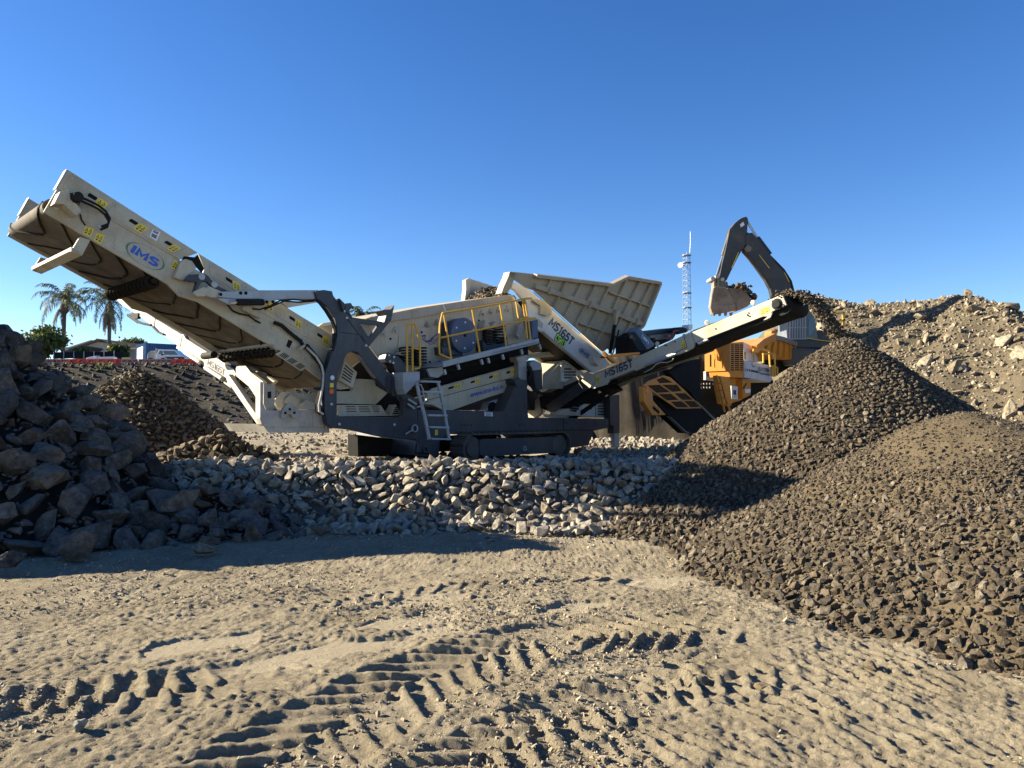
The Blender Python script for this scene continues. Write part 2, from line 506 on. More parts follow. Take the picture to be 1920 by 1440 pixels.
def dart(x0, x1, y0, y1, smin, smax, keep, seed, tries, sp=0.72, power=2.0, sizef=None):
    """dart throwing with stone-sized spacing -> x, y, size"""
    r = np.random.default_rng(seed)
    xs = r.uniform(x0, x1, tries); ys = r.uniform(y0, y1, tries)
    sz = smin + (smax - smin) * r.random(tries) ** power
    if sizef is not None: sz = sz * sizef(xs, ys)
    ok = keep(xs, ys)
    xs, ys, sz = xs[ok], ys[ok], sz[ok]
    o = np.argsort(-sz + r.normal(0, (smax - smin) * 0.12, len(sz)))
    cell = smax * sp; g = {}; out = []
    for i in o:
        cx, cy = int(xs[i] // cell), int(ys[i] // cell); good = True
        for a in (-1, 0, 1):
            for b in (-1, 0, 1):
                for (px, py, ps) in g.get((cx + a, cy + b), ()):
                    if (px - xs[i]) ** 2 + (py - ys[i]) ** 2 < (sp * 0.5 * (ps + sz[i])) ** 2: good = False; break
                if not good: break
            if not good: break
        if good:
            g.setdefault((cx, cy), []).append((xs[i], ys[i], sz[i])); out.append(i)
    out = np.array(out)
    return xs[out], ys[out], sz[out]

# ------------------------------------------------------------------ terrain
M_ground, n, l, b = new_mat('dry_mud')
g = n.new('ShaderNodeNewGeometry'); co = g.outputs['Position']
a_ = n.new('ShaderNodeAttribute'); a_.attribute_name = 'tone'
n1 = noise_node(n, l, co, 0.9, 9, 0.68)
n2 = noise_node(n, l, co, 17, 9, 0.75)
n3 = noise_node(n, l, co, 60, 5, 0.8)
c = ramp_out(n, l, n1.outputs[0], [(0.30, (0.305, 0.258, 0.172)), (0.5, (0.42, 0.36, 0.248)), (0.72, (0.51, 0.445, 0.32))])
c = mixc(n, l, maprange(n, l, n2.outputs[0], 0.36, 0.6, 0.6, 0.0), c, (0.15, 0.12, 0.08))  # dark specks in the low noise, painted in for tiny shadows between crumbs
c = mixc(n, l, maprange(n, l, n3.outputs[0], 0.56, 0.75, 0.0, 0.5), c, (0.44, 0.39, 0.30))
c = mixc(n, l, a_.outputs['Fac'], c, (0.50, 0.43, 0.30))
sp = n.new('ShaderNodeSeparateXYZ'); l.new(co, sp.inputs[0])
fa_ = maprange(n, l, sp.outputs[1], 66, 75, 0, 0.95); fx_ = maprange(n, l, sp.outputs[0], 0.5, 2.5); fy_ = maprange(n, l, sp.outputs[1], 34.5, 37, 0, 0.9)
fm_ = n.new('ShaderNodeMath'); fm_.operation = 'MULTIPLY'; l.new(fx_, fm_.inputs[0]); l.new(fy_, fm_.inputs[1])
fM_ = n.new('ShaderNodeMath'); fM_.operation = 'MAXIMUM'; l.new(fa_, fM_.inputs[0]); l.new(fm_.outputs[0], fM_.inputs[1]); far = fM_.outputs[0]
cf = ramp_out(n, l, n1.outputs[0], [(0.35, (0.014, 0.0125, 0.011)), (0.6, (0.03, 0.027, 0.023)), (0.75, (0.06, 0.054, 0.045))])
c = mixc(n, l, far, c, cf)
l.new(c, b.inputs['Base Color'])
b.inputs['Roughness'].default_value = 0.95
b.inputs['Specular IOR Level'].default_value = 0.15
addn = n.new('ShaderNodeMath'); addn.operation = 'ADD'
l.new(n2.outputs[0], addn.inputs[0]); l.new(n3.outputs[0], addn.inputs[1])
bump(n, l, addn.outputs[0], b, 1.0, 0.05)

def track_line(px_pts, n=90):
    w = [on_z(x, y) for x, y in px_pts]
    P = np.array([[p.x, p.y] for p in w])
    s = np.concatenate([[0], np.cumsum(np.linalg.norm(np.diff(P, axis=0), axis=1))])
    # smooth resample
    t = np.linspace(0, s[-1], n); X = np.interp(t, s, P[:, 0]); Y = np.interp(t, s, P[:, 1])
    for _ in range(6):
        X[1:-1] = (X[:-2] + X[1:-1] + X[2:]) / 3; Y[1:-1] = (Y[:-2] + Y[1:-1] + Y[2:]) / 3
    s = np.concatenate([[0], np.cumsum(np.hypot(np.diff(X), np.diff(Y)))])
    return X, Y, s
TRACKS = [  # pixel centre line, half width, lug spacing, lug slant, relief
    (track_line([(300, 1560), (620, 1365), (820, 1265), (1000, 1205), (1200, 1190), (1420, 1170)]), 0.48, 0.27, 0.8, 0.050),
    (track_line([(640, 1640), (860, 1440), (1080, 1330), (1300, 1275), (1560, 1235)]), 0.34, 0.25, 0.75, 0.034),
    (track_line([(-200, 1345), (60, 1325), (300, 1300), (480, 1270), (640, 1215)]), 0.42, 0.25, 0.10, 0.040),
    (track_line([(900, 1440), (1047, 1384), (1480, 1290), (1905, 1216)]), 0.62, 0.165, 0.0, 0.020),
    (track_line([(1150, 1640), (1500, 1440), (1960, 1340)]), 0.45, 0.18, 0.0, 0.018),
    (track_line([(500, 1150), (760, 1105), (1000, 1085), (1250, 1085)]), 0.35, 0.27, 0.7, 0.022),
]
SMOOTH = [(600, 1228, 0.75, 0.16), (700, 1175, 0.9, 0.14), (790, 1128, 0.9, 0.14), (330, 1222, 0.7, 0.15), (1240, 1090, 0.6, 0.2), (820, 1185, 0.35, 0.1), (1080, 1140, 0.6, 0.12)]
SMOOTH = [((on_z(x, y).x, on_z(x, y).y), a, bb) for x, y, a, bb in SMOOTH]
def smooth_mask(x, y):
    m = np.zeros_like(x)
    for (cx, cy), ra, rb in SMOOTH:
        dx, dy = x - cx, y - cy
        u = dx * 0.86 + dy * 0.5; v = -dx * 0.5 + dy * 0.86
        d = np.sqrt((u / ra) ** 2 + (v / (rb * 1.8)) ** 2) + 1.1 * fbm(x * 2.1 + 9, y * 2.1, 5, 0.6)
        m = np.maximum(m, sstep(1.0, 0.72, d))
    return m
def near_relief(x, y):
    """churned mud and tyre lugs of the yard in front of the machines"""
    z_und = 0.055 * fbm(x * 0.55, y * 0.55, 3)
    z = z_und + 0.022 * fbm(x * 2.3, y * 2.3, 4, 0.55)
    clod = fbm(x * 6.5 + 3, y * 6.5, 4, 0.6)
    z = z + 0.016 * np.maximum(clod, -0.12)
    b1 = np.abs(fbm(x * 9 + 31, y * 9 + 5, 3, 0.6)); b2 = np.abs(fbm(x * 21 + 7, y * 21 + 55, 2, 0.6)); rough = 0.5 + 1.3 * np.clip(fbm(x * 0.9 + 60, y * 0.9, 3) + 0.25, 0, 1)
    z = z + rough * (0.020 * (0.3 - b1) + 0.017 * (0.3 - b2)) + 0.014 * fbm(x * 34, y * 34, 2, 0.6)
    rid = 1 - np.abs(fbm(x * 1.9 + 40, y * 3.1, 3)) * 2.2
    z = z + 0.018 * np.clip(rid, 0, 1) ** 3
    sm = smooth_mask(x, y)
    z = z * (1 - 0.75 * sm) - 0.012 * sm
    shp = x.shape; xf, yf = x.ravel(), y.ravel(); zf = z.ravel().copy(); zu = z_und.ravel()
    sel = np.nonzero((yf < 12.5) & (yf > 2.5) & (np.abs(xf) < 8))[0]
    wob = fbm(xf[sel] * 2.2, yf[sel] * 2.2, 4) ; brk = fbm(xf[sel] * 1.4 + 70, yf[sel] * 1.4 + 11, 3)
    for (X, Y, s), hw, spc, sl_, hgt in TRACKS:
        D = np.full(len(sel), 1e9); S = np.zeros(len(sel)); Lt = np.zeros(len(sel))
        for i in range(len(X) - 1):
            ex, ey = X[i + 1] - X[i], Y[i + 1] - Y[i]; L2 = math.hypot(ex, ey); ex /= L2; ey /= L2
            dx, dy = xf[sel] - X[i], yf[sel] - Y[i]
            t = np.clip(dx * ex + dy * ey, 0, L2); d = np.hypot(dx - t * ex, dy - t * ey)
            up = d < D
            D = np.where(up, d, D); S = np.where(up, s[i] + t, S); Lt = np.where(up, -dx * ey + dy * ex, Lt)
        Lw = Lt + 0.05 * wob
        inside = sstep(hw * 1.12, hw * 0.92, D)
        ph = (S + sl_ * np.abs(Lw) * (1 if sl_ > 0 else 1) + (0.07 if spc > .2 else 0.16) * wob) / spc + np.where(Lw > 0, 0.5, 0.0) * (abs(sl_) < 1)
        fr = np.abs((ph % 1.0) - 0.5) * 2
        endf = sstep(0.0, 0.9, S) * sstep(s[-1], s[-1] - 0.9, S)
        inside = inside * endf
        lug = sstep(0.56, 0.78, fr) * sstep(-0.42, -0.08, brk)
        rim = np.exp(-((D - hw * 1.13) / 0.07) ** 2) * (0.55 + brk)
        calm = 0.62 * inside * (spc > 0.2)
        zf[sel] = zf[sel] * (1 - calm) + zu[sel] * calm
        zf[sel] += inside * (-hgt * 0.55 + hgt * 1.25 * lug * (0.8 + 1.0 * wob)) + 0.5 * hgt * rim * endf * (D < hw * 2)
    return zf.reshape(shp)
def ground_h(x, y):
    yf = 13.6 + 0.6 * fbm(x * 0.4, y * 0 + 3, 3)
    z = 0.82 * sstep(yf, yf + 2.1, y)
    z = z - 0.12 * sstep(24, 40, y)
    emb = np.clip((y - (74 + 2.5 * fbm(x * 0.08, y * 0.08, 3))) / 15.0, 0, 1)
    z = z + 6.95 * emb * emb * (3 - 2 * emb) * (1 - sstep(2, 22, x))
    z = np.maximum(z, 5.2 * sstep(37, 41, y + 2.5 * fbm(x * .3, y * .3, 4)) * sstep(1.0, 5.5, x + 1.5 * fbm(x * .4, y * .4 + 9, 3)) * sstep(80, 55, y))
    far_n = sstep(12, 26, y)
    z = z + sstep(22, 28, y) * sstep(72, 60, y) * (0.10 * fbm(x * 1.1 + 3, y * 1.1, 4, 0.6))
    z = z + far_n * (0.25 * fbm(x * 0.35, y * 0.35, 5)) * (1 + 1.6 * sstep(70, 78, y) * sstep(90, 84, y)) * (1 - .85 * sstep(85, 90, y))
    return z
def terrain(x, y):
    z = ground_h(x, y)
    near = sstep(17, 13, y)
    return z + near * near_relief(x, y)
def spaced(lo, hi, a, b, step, grow, grow_lo=None):
    """coordinates: even `step` inside [a,b], cells growing outwards to lo / hi"""
    mid = list(np.arange(a, b, step)); st = step; v = mid[-1]; out = []
    while v < hi: st = min(st * grow, 40); v += st; out.append(v)
    st = step; v = a; pre = []
    while v > lo: st = min(st * (grow_lo or grow), 40); v -= st; pre.append(v)
    return np.array(pre[::-1] + mid + out)
gx = spaced(-700, 700, -4.7, 4.7, 0.018, 1.05)
gy = spaced(-60, 1500, 4.2, 9.2, 0.018, 1.032, 1.12)
me = grid_mesh('ground', gx, gy, terrain, M_ground, lambda X, Y: 0.75 * smooth_mask(X, Y) * sstep(14, 12, Y))
ground = bpy.data.objects.new('ground', me); COL.objects.link(ground); ground['kind'] = 'structure'

# ------------------------------------------------------------------ piles
GREYS_DK = [(0.034, 0.032, 0.030), (0.060, 0.054, 0.048), (0.095, 0.083, 0.068), (0.066, 0.063, 0.060), (0.125, 0.099, 0.070), (0.048, 0.048, 0.050), (0.11, 0.10, 0.087), (0.075, 0.06, 0.046)]
GREYS_LT = [(0.20, 0.176, 0.138), (0.30, 0.268, 0.21), (0.22, 0.197, 0.165), (0.37, 0.33, 0.25), (0.175, 0.15, 0.112), (0.32, 0.28, 0.21), (0.135, 0.122, 0.102), (0.245, 0.20, 0.14)]
BROWNS = [(0.050, 0.038, 0.024), (0.078, 0.059, 0.037), (0.065, 0.050, 0.034), (0.10, 0.077, 0.048), (0.042, 0.034, 0.025), (0.08, 0.066, 0.047), (0.16, 0.137, 0.10)]
TANS = [(0.095, 0.07, 0.042), (0.135, 0.102, 0.062), (0.115, 0.087, 0.055), (0.19, 0.155, 0.10), (0.085, 0.07, 0.052)]
RUBBLE = [(0.15, 0.122, 0.08), (0.23, 0.19, 0.13), (0.19, 0.16, 0.115), (0.34, 0.29, 0.205), (0.13, 0.112, 0.085), (0.40, 0.35, 0.255)]
def two(name, cols, **k): return stone(name, cols, False, **k), stone(name + '_loose', cols, True, **k)
dk1, dk2 = two('dark_rock', GREYS_DK, scale=2.2, dust=(0.15, 0.13, 0.105), dustf=0.45, bumpd=0.035, vein=0.22)
lt1, lt2 = two('grey_rock', GREYS_LT, scale=3.0, dust=(0.36, 0.32, 0.25), dustf=0.5, bumpd=0.02)
br1, br2 = two('brown_gravel', BROWNS, scale=7.0, dust=(0.17, 0.135, 0.085), dustf=0.35, bumpd=0.012)
tn1, tn2 = two('tan_rock', TANS, scale=5.0, dust=(0.26, 0.21, 0.13), dustf=0.4, bumpd=0.015)
rb1, rb2 = two('rubble_rock', RUBBLE, scale=2.5, dust=(0.36, 0.30, 0.2), dustf=0.5, bumpd=0.03)
def soil(name, lo, hi, scale=5.0, bd=0.04):
    m, n, l, b = new_mat(name)
    g = n.new('ShaderNodeNewGeometry')
    n1 = noise_node(n, l, g.outputs['Position'], scale, 9, 0.7); n2 = noise_node(n, l, g.outputs['Position'], scale * 6, 6, 0.75)
    c = ramp_out(n, l, n1.outputs[0], [(0.3, lo), (0.7, hi)])
    c = mixc(n, l, maprange(n, l, n2.outputs[0], 0.4, 0.7, 0.5, 0), c, tuple(x * 0.55 for x in lo))
    l.new(c, b.inputs['Base Color']); b.inputs['Roughness'].default_value = 0.95; b.inputs['Specular IOR Level'].default_value = 0.15
    bump(n, l, n2.outputs[0], b, 0.8, bd)
    return m
M_soil_dk = soil('dark_grit', (0.02, 0.02, 0.02), (0.05, 0.046, 0.04))
M_soil_gy = soil('grey_grit', (0.10, 0.09, 0.075), (0.19, 0.17, 0.14))
M_soil_br = soil('brown_grit', (0.050, 0.038, 0.024), (0.092, 0.071, 0.045), 6, 0.02)
M_soil_sand = soil('sandy_grit', (0.095, 0.074, 0.044), (0.165, 0.13, 0.08), 5, 0.02)
M_soil_hill = soil('rubble_grit', (0.105, 0.086, 0.057), (0.185, 0.153, 0.104), 3, 0.05)

def h_boulders(x, y):
    d = np.hypot(x + 11.2, (y - 14.8) * 1.0)
    h = 4.75 - 0.88 * np.sqrt(d * d + 0.05)
    db = np.hypot(x + 12.7, y - 14.2); h = np.maximum(h, 5.9 - 1.0 * np.sqrt(db * db + 0.05))  # second peak out of view, raised to throw a longer shadow over the yard
    d2 = np.hypot((x + 5.4) * 0.55, (y - 13.6)); h2 = 0.78 - 0.66 * d2
    d3 = np.hypot((x + 7.6), (y - 13.0)); h3 = 1.2 - 0.72 * d3
    return np.maximum(np.maximum(h, h2), h3) + 0.28 * fbm(x * 0.9, y * 0.9, 4)
def h_cone(x, y):
    d = np.hypot(x - 6.97, y - 16.05); d = np.sqrt(d * d + 0.06)
    h = np.where(d < 4.1, 3.80 - 0.715 * d, (3.80 - 0.715 * 4.1) - 0.47 * (d - 4.1))
    return h + 0.10 * fbm(x * 0.8 + 4, y * 0.8, 4)
def h_front(x, y):
    dy = y - 11.3; dy = np.where(dy < 0, dy / 1.42, dy)
    d = np.hypot(x - 6.65, dy); d = np.sqrt(d * d + 0.1)
    return 2.28 - 0.53 * d + 0.16 * fbm(x * 0.7 + 8, y * 0.7 + 2, 4)
def h_brown(x, y):
    d = np.hypot(x + 11.95, y - 24.6); d = np.sqrt(d * d + 0.08)
    return 3.75 - 0.79 * d + 0.14 * fbm(x * 0.9, y * 0.9 + 30, 4)
def h_heap(x, y):
    d = np.hypot((x + 7.0) * 0.75, (y - 18.3)); return 1.62 - 0.62 * d + 0.15 * fbm(x * 1.5, y * 1.5, 3)
_skx = np.array([1300, 1400, 1440, 1490, 1530, 1570, 1620, 1680, 1740, 1790, 1830, 1870, 1920, 2000, 2200, 2600])
_sky = np.array([720, 668, 622, 565, 559, 564, 575, 570, 567, 559, 559, 577, 592, 612, 680, 740])
def h_hill(x, y):
    yc = np.clip(38.5 - (x - 13) * 0.9, 26, 40)
    px = 960 + 1450 * x / yc
    zc = 2.1 + (775 - np.interp(px, _skx, _sky)) / 1450 * yc + 0.10
    t = yc - y + 0.8 * fbm(x * 0.3, y * 0.3, 3)
    tt = np.array([-14, -1.5, 0, 2.0, 5.8, 6.6, 7.6, 13.6]); dd = np.array([5.5, 0.3, 0.0, 0.75, 2.65, 2.95, 2.72, 6.2])
    h = zc - np.interp(t, tt, dd) * np.clip(zc / 6.4, 0.5, 1.2)
    h = h - 0.8 * sstep(18.5, 13.5, x) * sstep(0.5, 3.0, t) - 7.0 * sstep(12.6, 10.8, x)
    return h + (0.35 * fbm(x * 0.5, y * 0.5, 5) + 0.14 * fbm(x * 2.2, y * 2.2, 4)) * sstep(0.0, 2.6, t)
def mound(root, name, hf, xs, ys, mat, sink=0.0):
    def zf(X, Y):
        return np.maximum(hf(X, Y) - sink, ground_h(X, Y) - 0.25) - root.location[2]
    me = grid_mesh(name, xs, ys, zf, mat)
    co = np.zeros(len(me.vertices) * 3); me.vertices.foreach_get('co', co); co = co.reshape(-1, 3)
    co[:, 0] -= root.location[0]; co[:, 1] -= root.location[1]
    me.vertices.foreach_set('co', co.ravel()); me.update()
    o = bpy.data.objects.new(name, me); COL.objects.link(o); o.parent = root
    return o
def on_surface(xs, ys, sz, hf, lift=0.05):
    return np.stack([xs, ys, hf(xs, ys) + sz * lift], 1)

# big dark boulders, left
pile = empty('boulder_pile', (-9.9, 14.4, 0))
tag(pile, 'tall pile of big dark angular rocks under the high end of the main conveyor', 'rock pile', 'stockpiles')
mound(pile, 'core', h_boulders, np.arange(-19, -2.2, 0.16), np.arange(6.0, 21, 0.16), M_soil_dk, 0.24)
above = lambda hf, m=0.0: (lambda x, y: hf(x, y) > ground_h(x, y) + m)
k1 = lambda x, y: above(h_boulders, -0.05)(x, y) & (y < 15.6) & (x / np.maximum(y, 1) > -0.84)
xs, ys, sz = dart(-14, -2.6, 8.0, 15.8, 0.09, 0.80, k1, 11, 52000, 0.53, 3.2, lambda x, y: np.where(x > -5.5, 0.72, 1.0))
scatter_pile(pile, on_surface(xs, ys, sz, h_boulders, 0.04), sz * 1.18, BLOCKS, dk1, dk2, 12, 300, 'rock', 'small_rocks', 0.5)

# pale grey rock bank in front of the tracks
def h_bank(x, y): return ground_h(x, y)
bank = empty('rock_bank', (-1.5, 15.0, 0))
tag(bank, 'low bank of pale grey broken rock in front of the crawler tracks', 'rock pile', 'stockpiles')
mound(bank, 'core', lambda x, y: ground_h(x, y) + 0.03 + np.where((y > 13.7) & (x < 3.6) & (x > -7.4), 0.0, -0.5), np.arange(-7.5, 4, 0.14), np.arange(13.5, 20.5, 0.14), M_soil_gy)
k2 = lambda x, y: (y > 13.5 + 0.35 * fbm(x * 1.2, y * 0, 3)) & (x > -6.8) & (x < 4.2)
xs, ys, sz = dart(-7, 4.2, 13.2, 17.6, 0.08, 0.36, k2, 21, 42000, 0.54, 2.4)
xt, yt, st_ = dart(-6, 2.2, 12.3, 13.9, 0.035, 0.13, lambda x, y: rng.random(len(x)) < 0.9 * ((y - 12.3) / 1.6) ** 2, 24, 1500, 1.1, 2.5)
xs2, ys2, sz2 = dart(-7.5, 5.5, 17.4, 23, 0.12, 0.30, lambda x, y: np.ones_like(x, bool), 22, 6000, 0.75, 1.6)
bump_bank = lambda x, y: ground_h(x, y) + 0.22 * sstep(14.2, 15.2, y) * sstep(17.2, 16.0, y) + 0.10 * fbm(x * 1.3, y * 1.3, 3)
pos = np.concatenate([on_surface(xs, ys, sz, bump_bank, 0.12), on_surface(xs2, ys2, sz2, ground_h, 0.12), on_surface(xt, yt, st_, lambda x, y: terrain(x[None], y[None])[0], 0.1)])
scatter_pile(bank, pos, np.concatenate([sz, sz2, st_]) * 1.2, BLOCKS, lt1, lt2, 23, 300, 'rock', 'small_rocks', 0.6)
mound(bank, 'crest', lambda x, y: bump_bank(x, y) - 0.06 - 0.4 * (1 - sstep(14.0, 14.6, y) * sstep(18, 17, y)), np.arange(-7.2, 4.2, 0.14), np.arange(13.9, 18.1, 0.14), M_soil_gy)

# sunlit grey rock behind the machines
back = empty('rock_spread', (6.0, 29.0, 0.6))
tag(back, 'sunlit spread of pale rock on the ground beyond the support leg', 'rock pile', 'stockpiles')
k3 = lambda x, y: (x / y > 0.08) & (x / y < 0.27)
xs, ys, sz = dart(2.2, 9.5, 23.5, 36, 0.16, 0.42, k3, 31, 7000, 0.72, 1.6)
scatter_pile(back, on_surface(xs, ys, sz, ground_h, 0.15), sz * 1.2, BLOCKS, lt1, lt2, 32, 200, 'rock', 'small_rocks', 0.7)

# brown crushed pile below the far side conveyor
bp = empty('brown_rock_pile', (-11.95, 24.6, 0.7))
tag(bp, 'brown conical pile of flat broken stone below the far side conveyor', 'rock pile', 'stockpiles')
mound(bp, 'core', h_brown, np.arange(-17, -7, 0.15), np.arange(19.8, 28, 0.15), M_soil_br, 0.05)
xs, ys, sz = dart(-16.6, -7.2, 20, 25.6, 0.08, 0.27, above(h_brown), 41, 22000, 0.62, 2.2)
scatter_pile(bp, on_surface(xs, ys, sz, h_brown, 0.08), sz * 1.25, SHARDS, tn1, tn2, 42, 300, 'stone', 'loose_stones', 0.5)
hp = empty('brown_rock_heap', (-7.0, 18.3, 0.75))
tag(hp, 'small low heap of brown broken stone at the foot of the brown pile', 'rock pile', 'stockpiles')
mound(hp, 'core', h_heap, np.arange(-9.6, -4.4, 0.12), np.arange(16.4, 20.4, 0.12), M_soil_br, 0.05)
xs, ys, sz = dart(-9.4, -4.6, 16.6, 19.6, 0.08, 0.32, above(h_heap), 43, 4000, 0.66, 2.0)
scatter_pile(hp, on_surface(xs, ys, sz, h_heap, 0.1), sz * 1.25, SHARDS, tn1, tn2, 44, 200, 'stone', 'loose_stones', 0.6)

# rubble hill, far right
hill = empty('rubble_hill', (17.0, 28.0, 0.7))
tag(hill, 'high hill of earth and pale broken rubble on the right skyline', 'rubble heap', 'stockpiles')
mound(hill, 'core', h_hill, np.arange(9.0, 34, 0.17), np.concatenate([np.arange(15, 40.5, 0.18), np.arange(40.5, 54, 0.6)]), M_soil_hill, 0.0)
dens = lambda x, y: (above(h_hill)(x, y)) & (x / y > 0.34) & (x / y < 0.74) & (fbm(x * 0.35 + 5, y * 0.35, 3) + 0.25 * rng.random(len(x)) > -0.34 + 0.5 * sstep(14.5, 12.6, x))
d1 = dart(10, 27, 17, 39, 0.45, 0.95, dens, 51, 700, 1.3, 2.0)
d2 = dart(10, 27, 17, 39, 0.16, 0.42, dens, 53, 14000, 0.95, 3.0)
d3 = dart(10, 27, 17, 39, 0.07, 0.16, dens, 54, 52000, 0.9, 1.3)
xs, ys, sz = (np.concatenate(q) for q in zip(d1, d2, d3))
scatter_pile(hill, on_surface(xs, ys, sz, h_hill, 0.10), sz * 1.15, BLOCKS, rb1, rb2, 52, 300, 'boulder', 'loose_rubble', 0.7)

# dark gravel cone under the near side conveyor
cone = empty('gravel_cone', (6.97, 16.05, 0))
tag(cone, 'tall cone of dark brown crushed gravel below the near side conveyor', 'gravel pile', 'stockpiles')
mound(cone, 'core', h_cone, np.arange(-0.2, 14, 0.1), np.arange(9.6, 21, 0.1), M_soil_br, 0.0)
k5 = lambda x, y: above(h_cone, -0.03)(x, y) & (h_cone(x, y) > h_front(x, y) - 0.08) & (y < 18.2)
xs, ys, sz = dart(-0.2, 12.4, 9.8, 18.2, 0.05, 0.145, k5, 61, 75000, 0.64, 2.2, lambda x, y: np.clip(0.72 + 0.10 * np.hypot(x - 6.97, y - 16.05), 0.7, 1.35))
xb, yb, sb = dart(-0.2, 12.4, 9.8, 17.4, 0.03, 0.055, k5, 63, 30000, 1.0, 1.0)
pos = np.concatenate([on_surface(xs, ys, sz, h_cone, 0.05), on_surface(xb, yb, sb, h_cone, 0.15)])
scatter_pile(cone, pos, np.concatenate([sz, sb]) * 1.2, CHIPS, br1, br2, 62, 300, 'stone', 'loose_gravel', 0.7)

# front gravel pile, right foreground
front = empty('gravel_pile', (6.6, 11.2, 0))
tag(front, 'wide brown gravel pile in the right foreground with sandy top', 'gravel pile', 'stockpiles')
mound(front, 'core', h_front, np.arange(1.6, 13, 0.07), np.arange(4.4, 16.5, 0.07), M_soil_sand, 0.0)
def k6(x, y):
    hz = h_front(x, y)
    fines = fbm(x * 0.9 + 3, y * 0.9 + 7, 3)
    sandy = sstep(0.95, 1.75, hz + 0.5 * fines)
    return (hz > -0.06) & (hz > h_cone(x, y) - 0.08) & (rng.random(len(x)) > 0.78 * sandy) & (x / np.maximum(y, .1) < 0.95)
sf = lambda x, y: np.clip(1.25 - 0.38 * np.clip(h_front(x, y), 0, 2), 0.5, 1.25)
xs, ys, sz = dart(1.8, 9.5, 4.6, 14, 0.035, 0.14, k6, 71, 90000, 0.68, 3.2, sf)
xb, yb, sb = dart(1.8, 9.5, 4.6, 13, 0.02, 0.04, k6, 73, 40000, 1.2, 1.0)
pos = np.concatenate([on_surface(xs, ys, sz, h_front, 0.05), on_surface(xb, yb, sb, h_front, 0.15)])
scatter_pile(front, pos, np.concatenate([sz, sb]) * 1.2, CHIPS, br1, br2, 72, 300, 'stone', 'loose_gravel', 0.7)

# loose pebbles and clods lying on the yard
r_ = np.random.default_rng(81)
npb = 70000
yb = 4.2 + 9.5 * r_.random(npb) ** 1.4; xb = (r_.random(npb) - 0.5) * 1.5 * yb
cl = fbm(xb * 0.8 + 20, yb * 0.8, 3); keep = r_.random(npb) < 0.30 + 1.4 * cl
xb, yb = xb[keep], yb[keep]
sb = 0.008 + 0.016 * r_.random(len(xb)) + 0.045 * r_.random(len(xb)) ** 9
zb = terrain(xb[None], yb[None])[0]
v, t, tn = merged_rocks(np.stack([xb, yb, zb + sb * 0.12], 1), sb * 1.3, PEBBLES, r_, 0.7)
M_peb = stone('pebble', [(0.27, 0.225, 0.15), (0.36, 0.30, 0.20), (0.23, 0.19, 0.135), (0.31, 0.265, 0.19), (0.18, 0.16, 0.13)], True, scale=9, dust=(0.42, 0.35, 0.23), dustf=0.5, bumpd=0.006)
o = bpy.data.objects.new('pebbles', np_mesh('pebbles', v, t, M_peb, tn)); COL.objects.link(o)
tag(o, 'small stones and clods scattered over the dry mud yard', 'pebbles', kind='stuff')

# single stones one can point at
LONE = [(6, 1078, 0.62, 'big grey rock at the left picture edge, apart from the pile', 3, dk1, 0.35),
        (383, 1042, 0.46, 'lone brown rock lying on the shaded mud in front of the boulder pile', 1, tn1, 0.3),
        (604, 1014, 0.46, 'lone upright dark rock on the shaded mud before the pale rock bank', 5, dk1, 0.35),
        (150, 1052, 0.85, 'long flat brown rock at the front foot of the boulder pile', 7, dk1, 0.25),
        (1430, 1286, 0.17, 'flat brown shard of stone lying in the tyre marks', 2, tn1, 0.2),
        (1632, 1256, 0.18, 'flat tan stone on the mud below the front gravel pile', 4, tn1, 0.2),
        (152, 1378, 0.17, 'pale flat stone in the churned mud at lower left', 6, lt1, 0.2),
        (990, 1140, 0.10, 'small blue grey stone beside a smooth mud patch', 8, dk1, 0.3),
        (1424, 1316, 0.09, 'small dark stone just below the flat brown shard', 9, dk1, 0.3)]
for px, py, s, lab, k, m, lift in LONE:
    p = on_z(px, py)
    z = float(terrain(np.array([[p.x]]), np.array([[p.y]]))[0, 0])
    o = bpy.data.objects.new('rock', np_mesh('rock', BLOCKS[k][0], BLOCKS[k][1], m)); COL.objects.link(o)
    o.location = (p.x, p.y, z + s * lift * 0.9); o.rotation_euler = (0.15 * k, 0.1, k * 1.3); o.scale = (s / 2, s / 2, s / 2)
    tag(o, lab, 'rock', 'single stones on the yard')

# dark broken ground on the embankment below the street
kk = lambda x, y: (x / y > -0.64) & (x / y < 0.02)
xs, ys, sz = dart(-58, 1, 71, 89.5, 0.15, 1.1, kk, 91, 16000, 0.9, 5.0)
M_emb = stone('embankment_rock', [(0.018, 0.016, 0.014), (0.03, 0.027, 0.023), (0.022, 0.021, 0.02), (0.05, 0.044, 0.036), (0.08, 0.07, 0.055)], True, scale=2, dust=(0.06, 0.055, 0.045), dustf=0.5, bumpd=0.05)
v, t, tn = merged_rocks(on_surface(xs, ys, sz, ground_h, 0.05), sz, SHARDS, np.random.default_rng(92), 0.6)
o = bpy.data.objects.new('embankment_rubble', np_mesh('embankment_rubble', v, t, M_emb, tn)); COL.objects.link(o)
tag(o, 'dark lumps and stones covering the embankment below the barriers', 'rubble', kind='stuff')

# trampled grit and stones on the ground behind the screening plant
xs, ys, sz = dart(-24, 0, 23, 62, 0.05, 0.45, lambda x, y: (x / y > -0.45) & (x / y < -0.12) & (fbm(x * .25, y * .25 + 40, 3) + .3 * rng.random(len(x)) > .02), 95, 14000, 1.1, 6.0)
v, t, tn = merged_rocks(on_surface(xs, ys, sz, ground_h, 0.05), sz, PEBBLES, np.random.default_rng(96), 0.6)
o = bpy.data.objects.new('yard_grit', np_mesh('yard_grit', v, t, rb2, tn)); COL.objects.link(o)
tag(o, 'loose grit and small stones on the ground behind the screening plant', 'grit', kind='stuff')

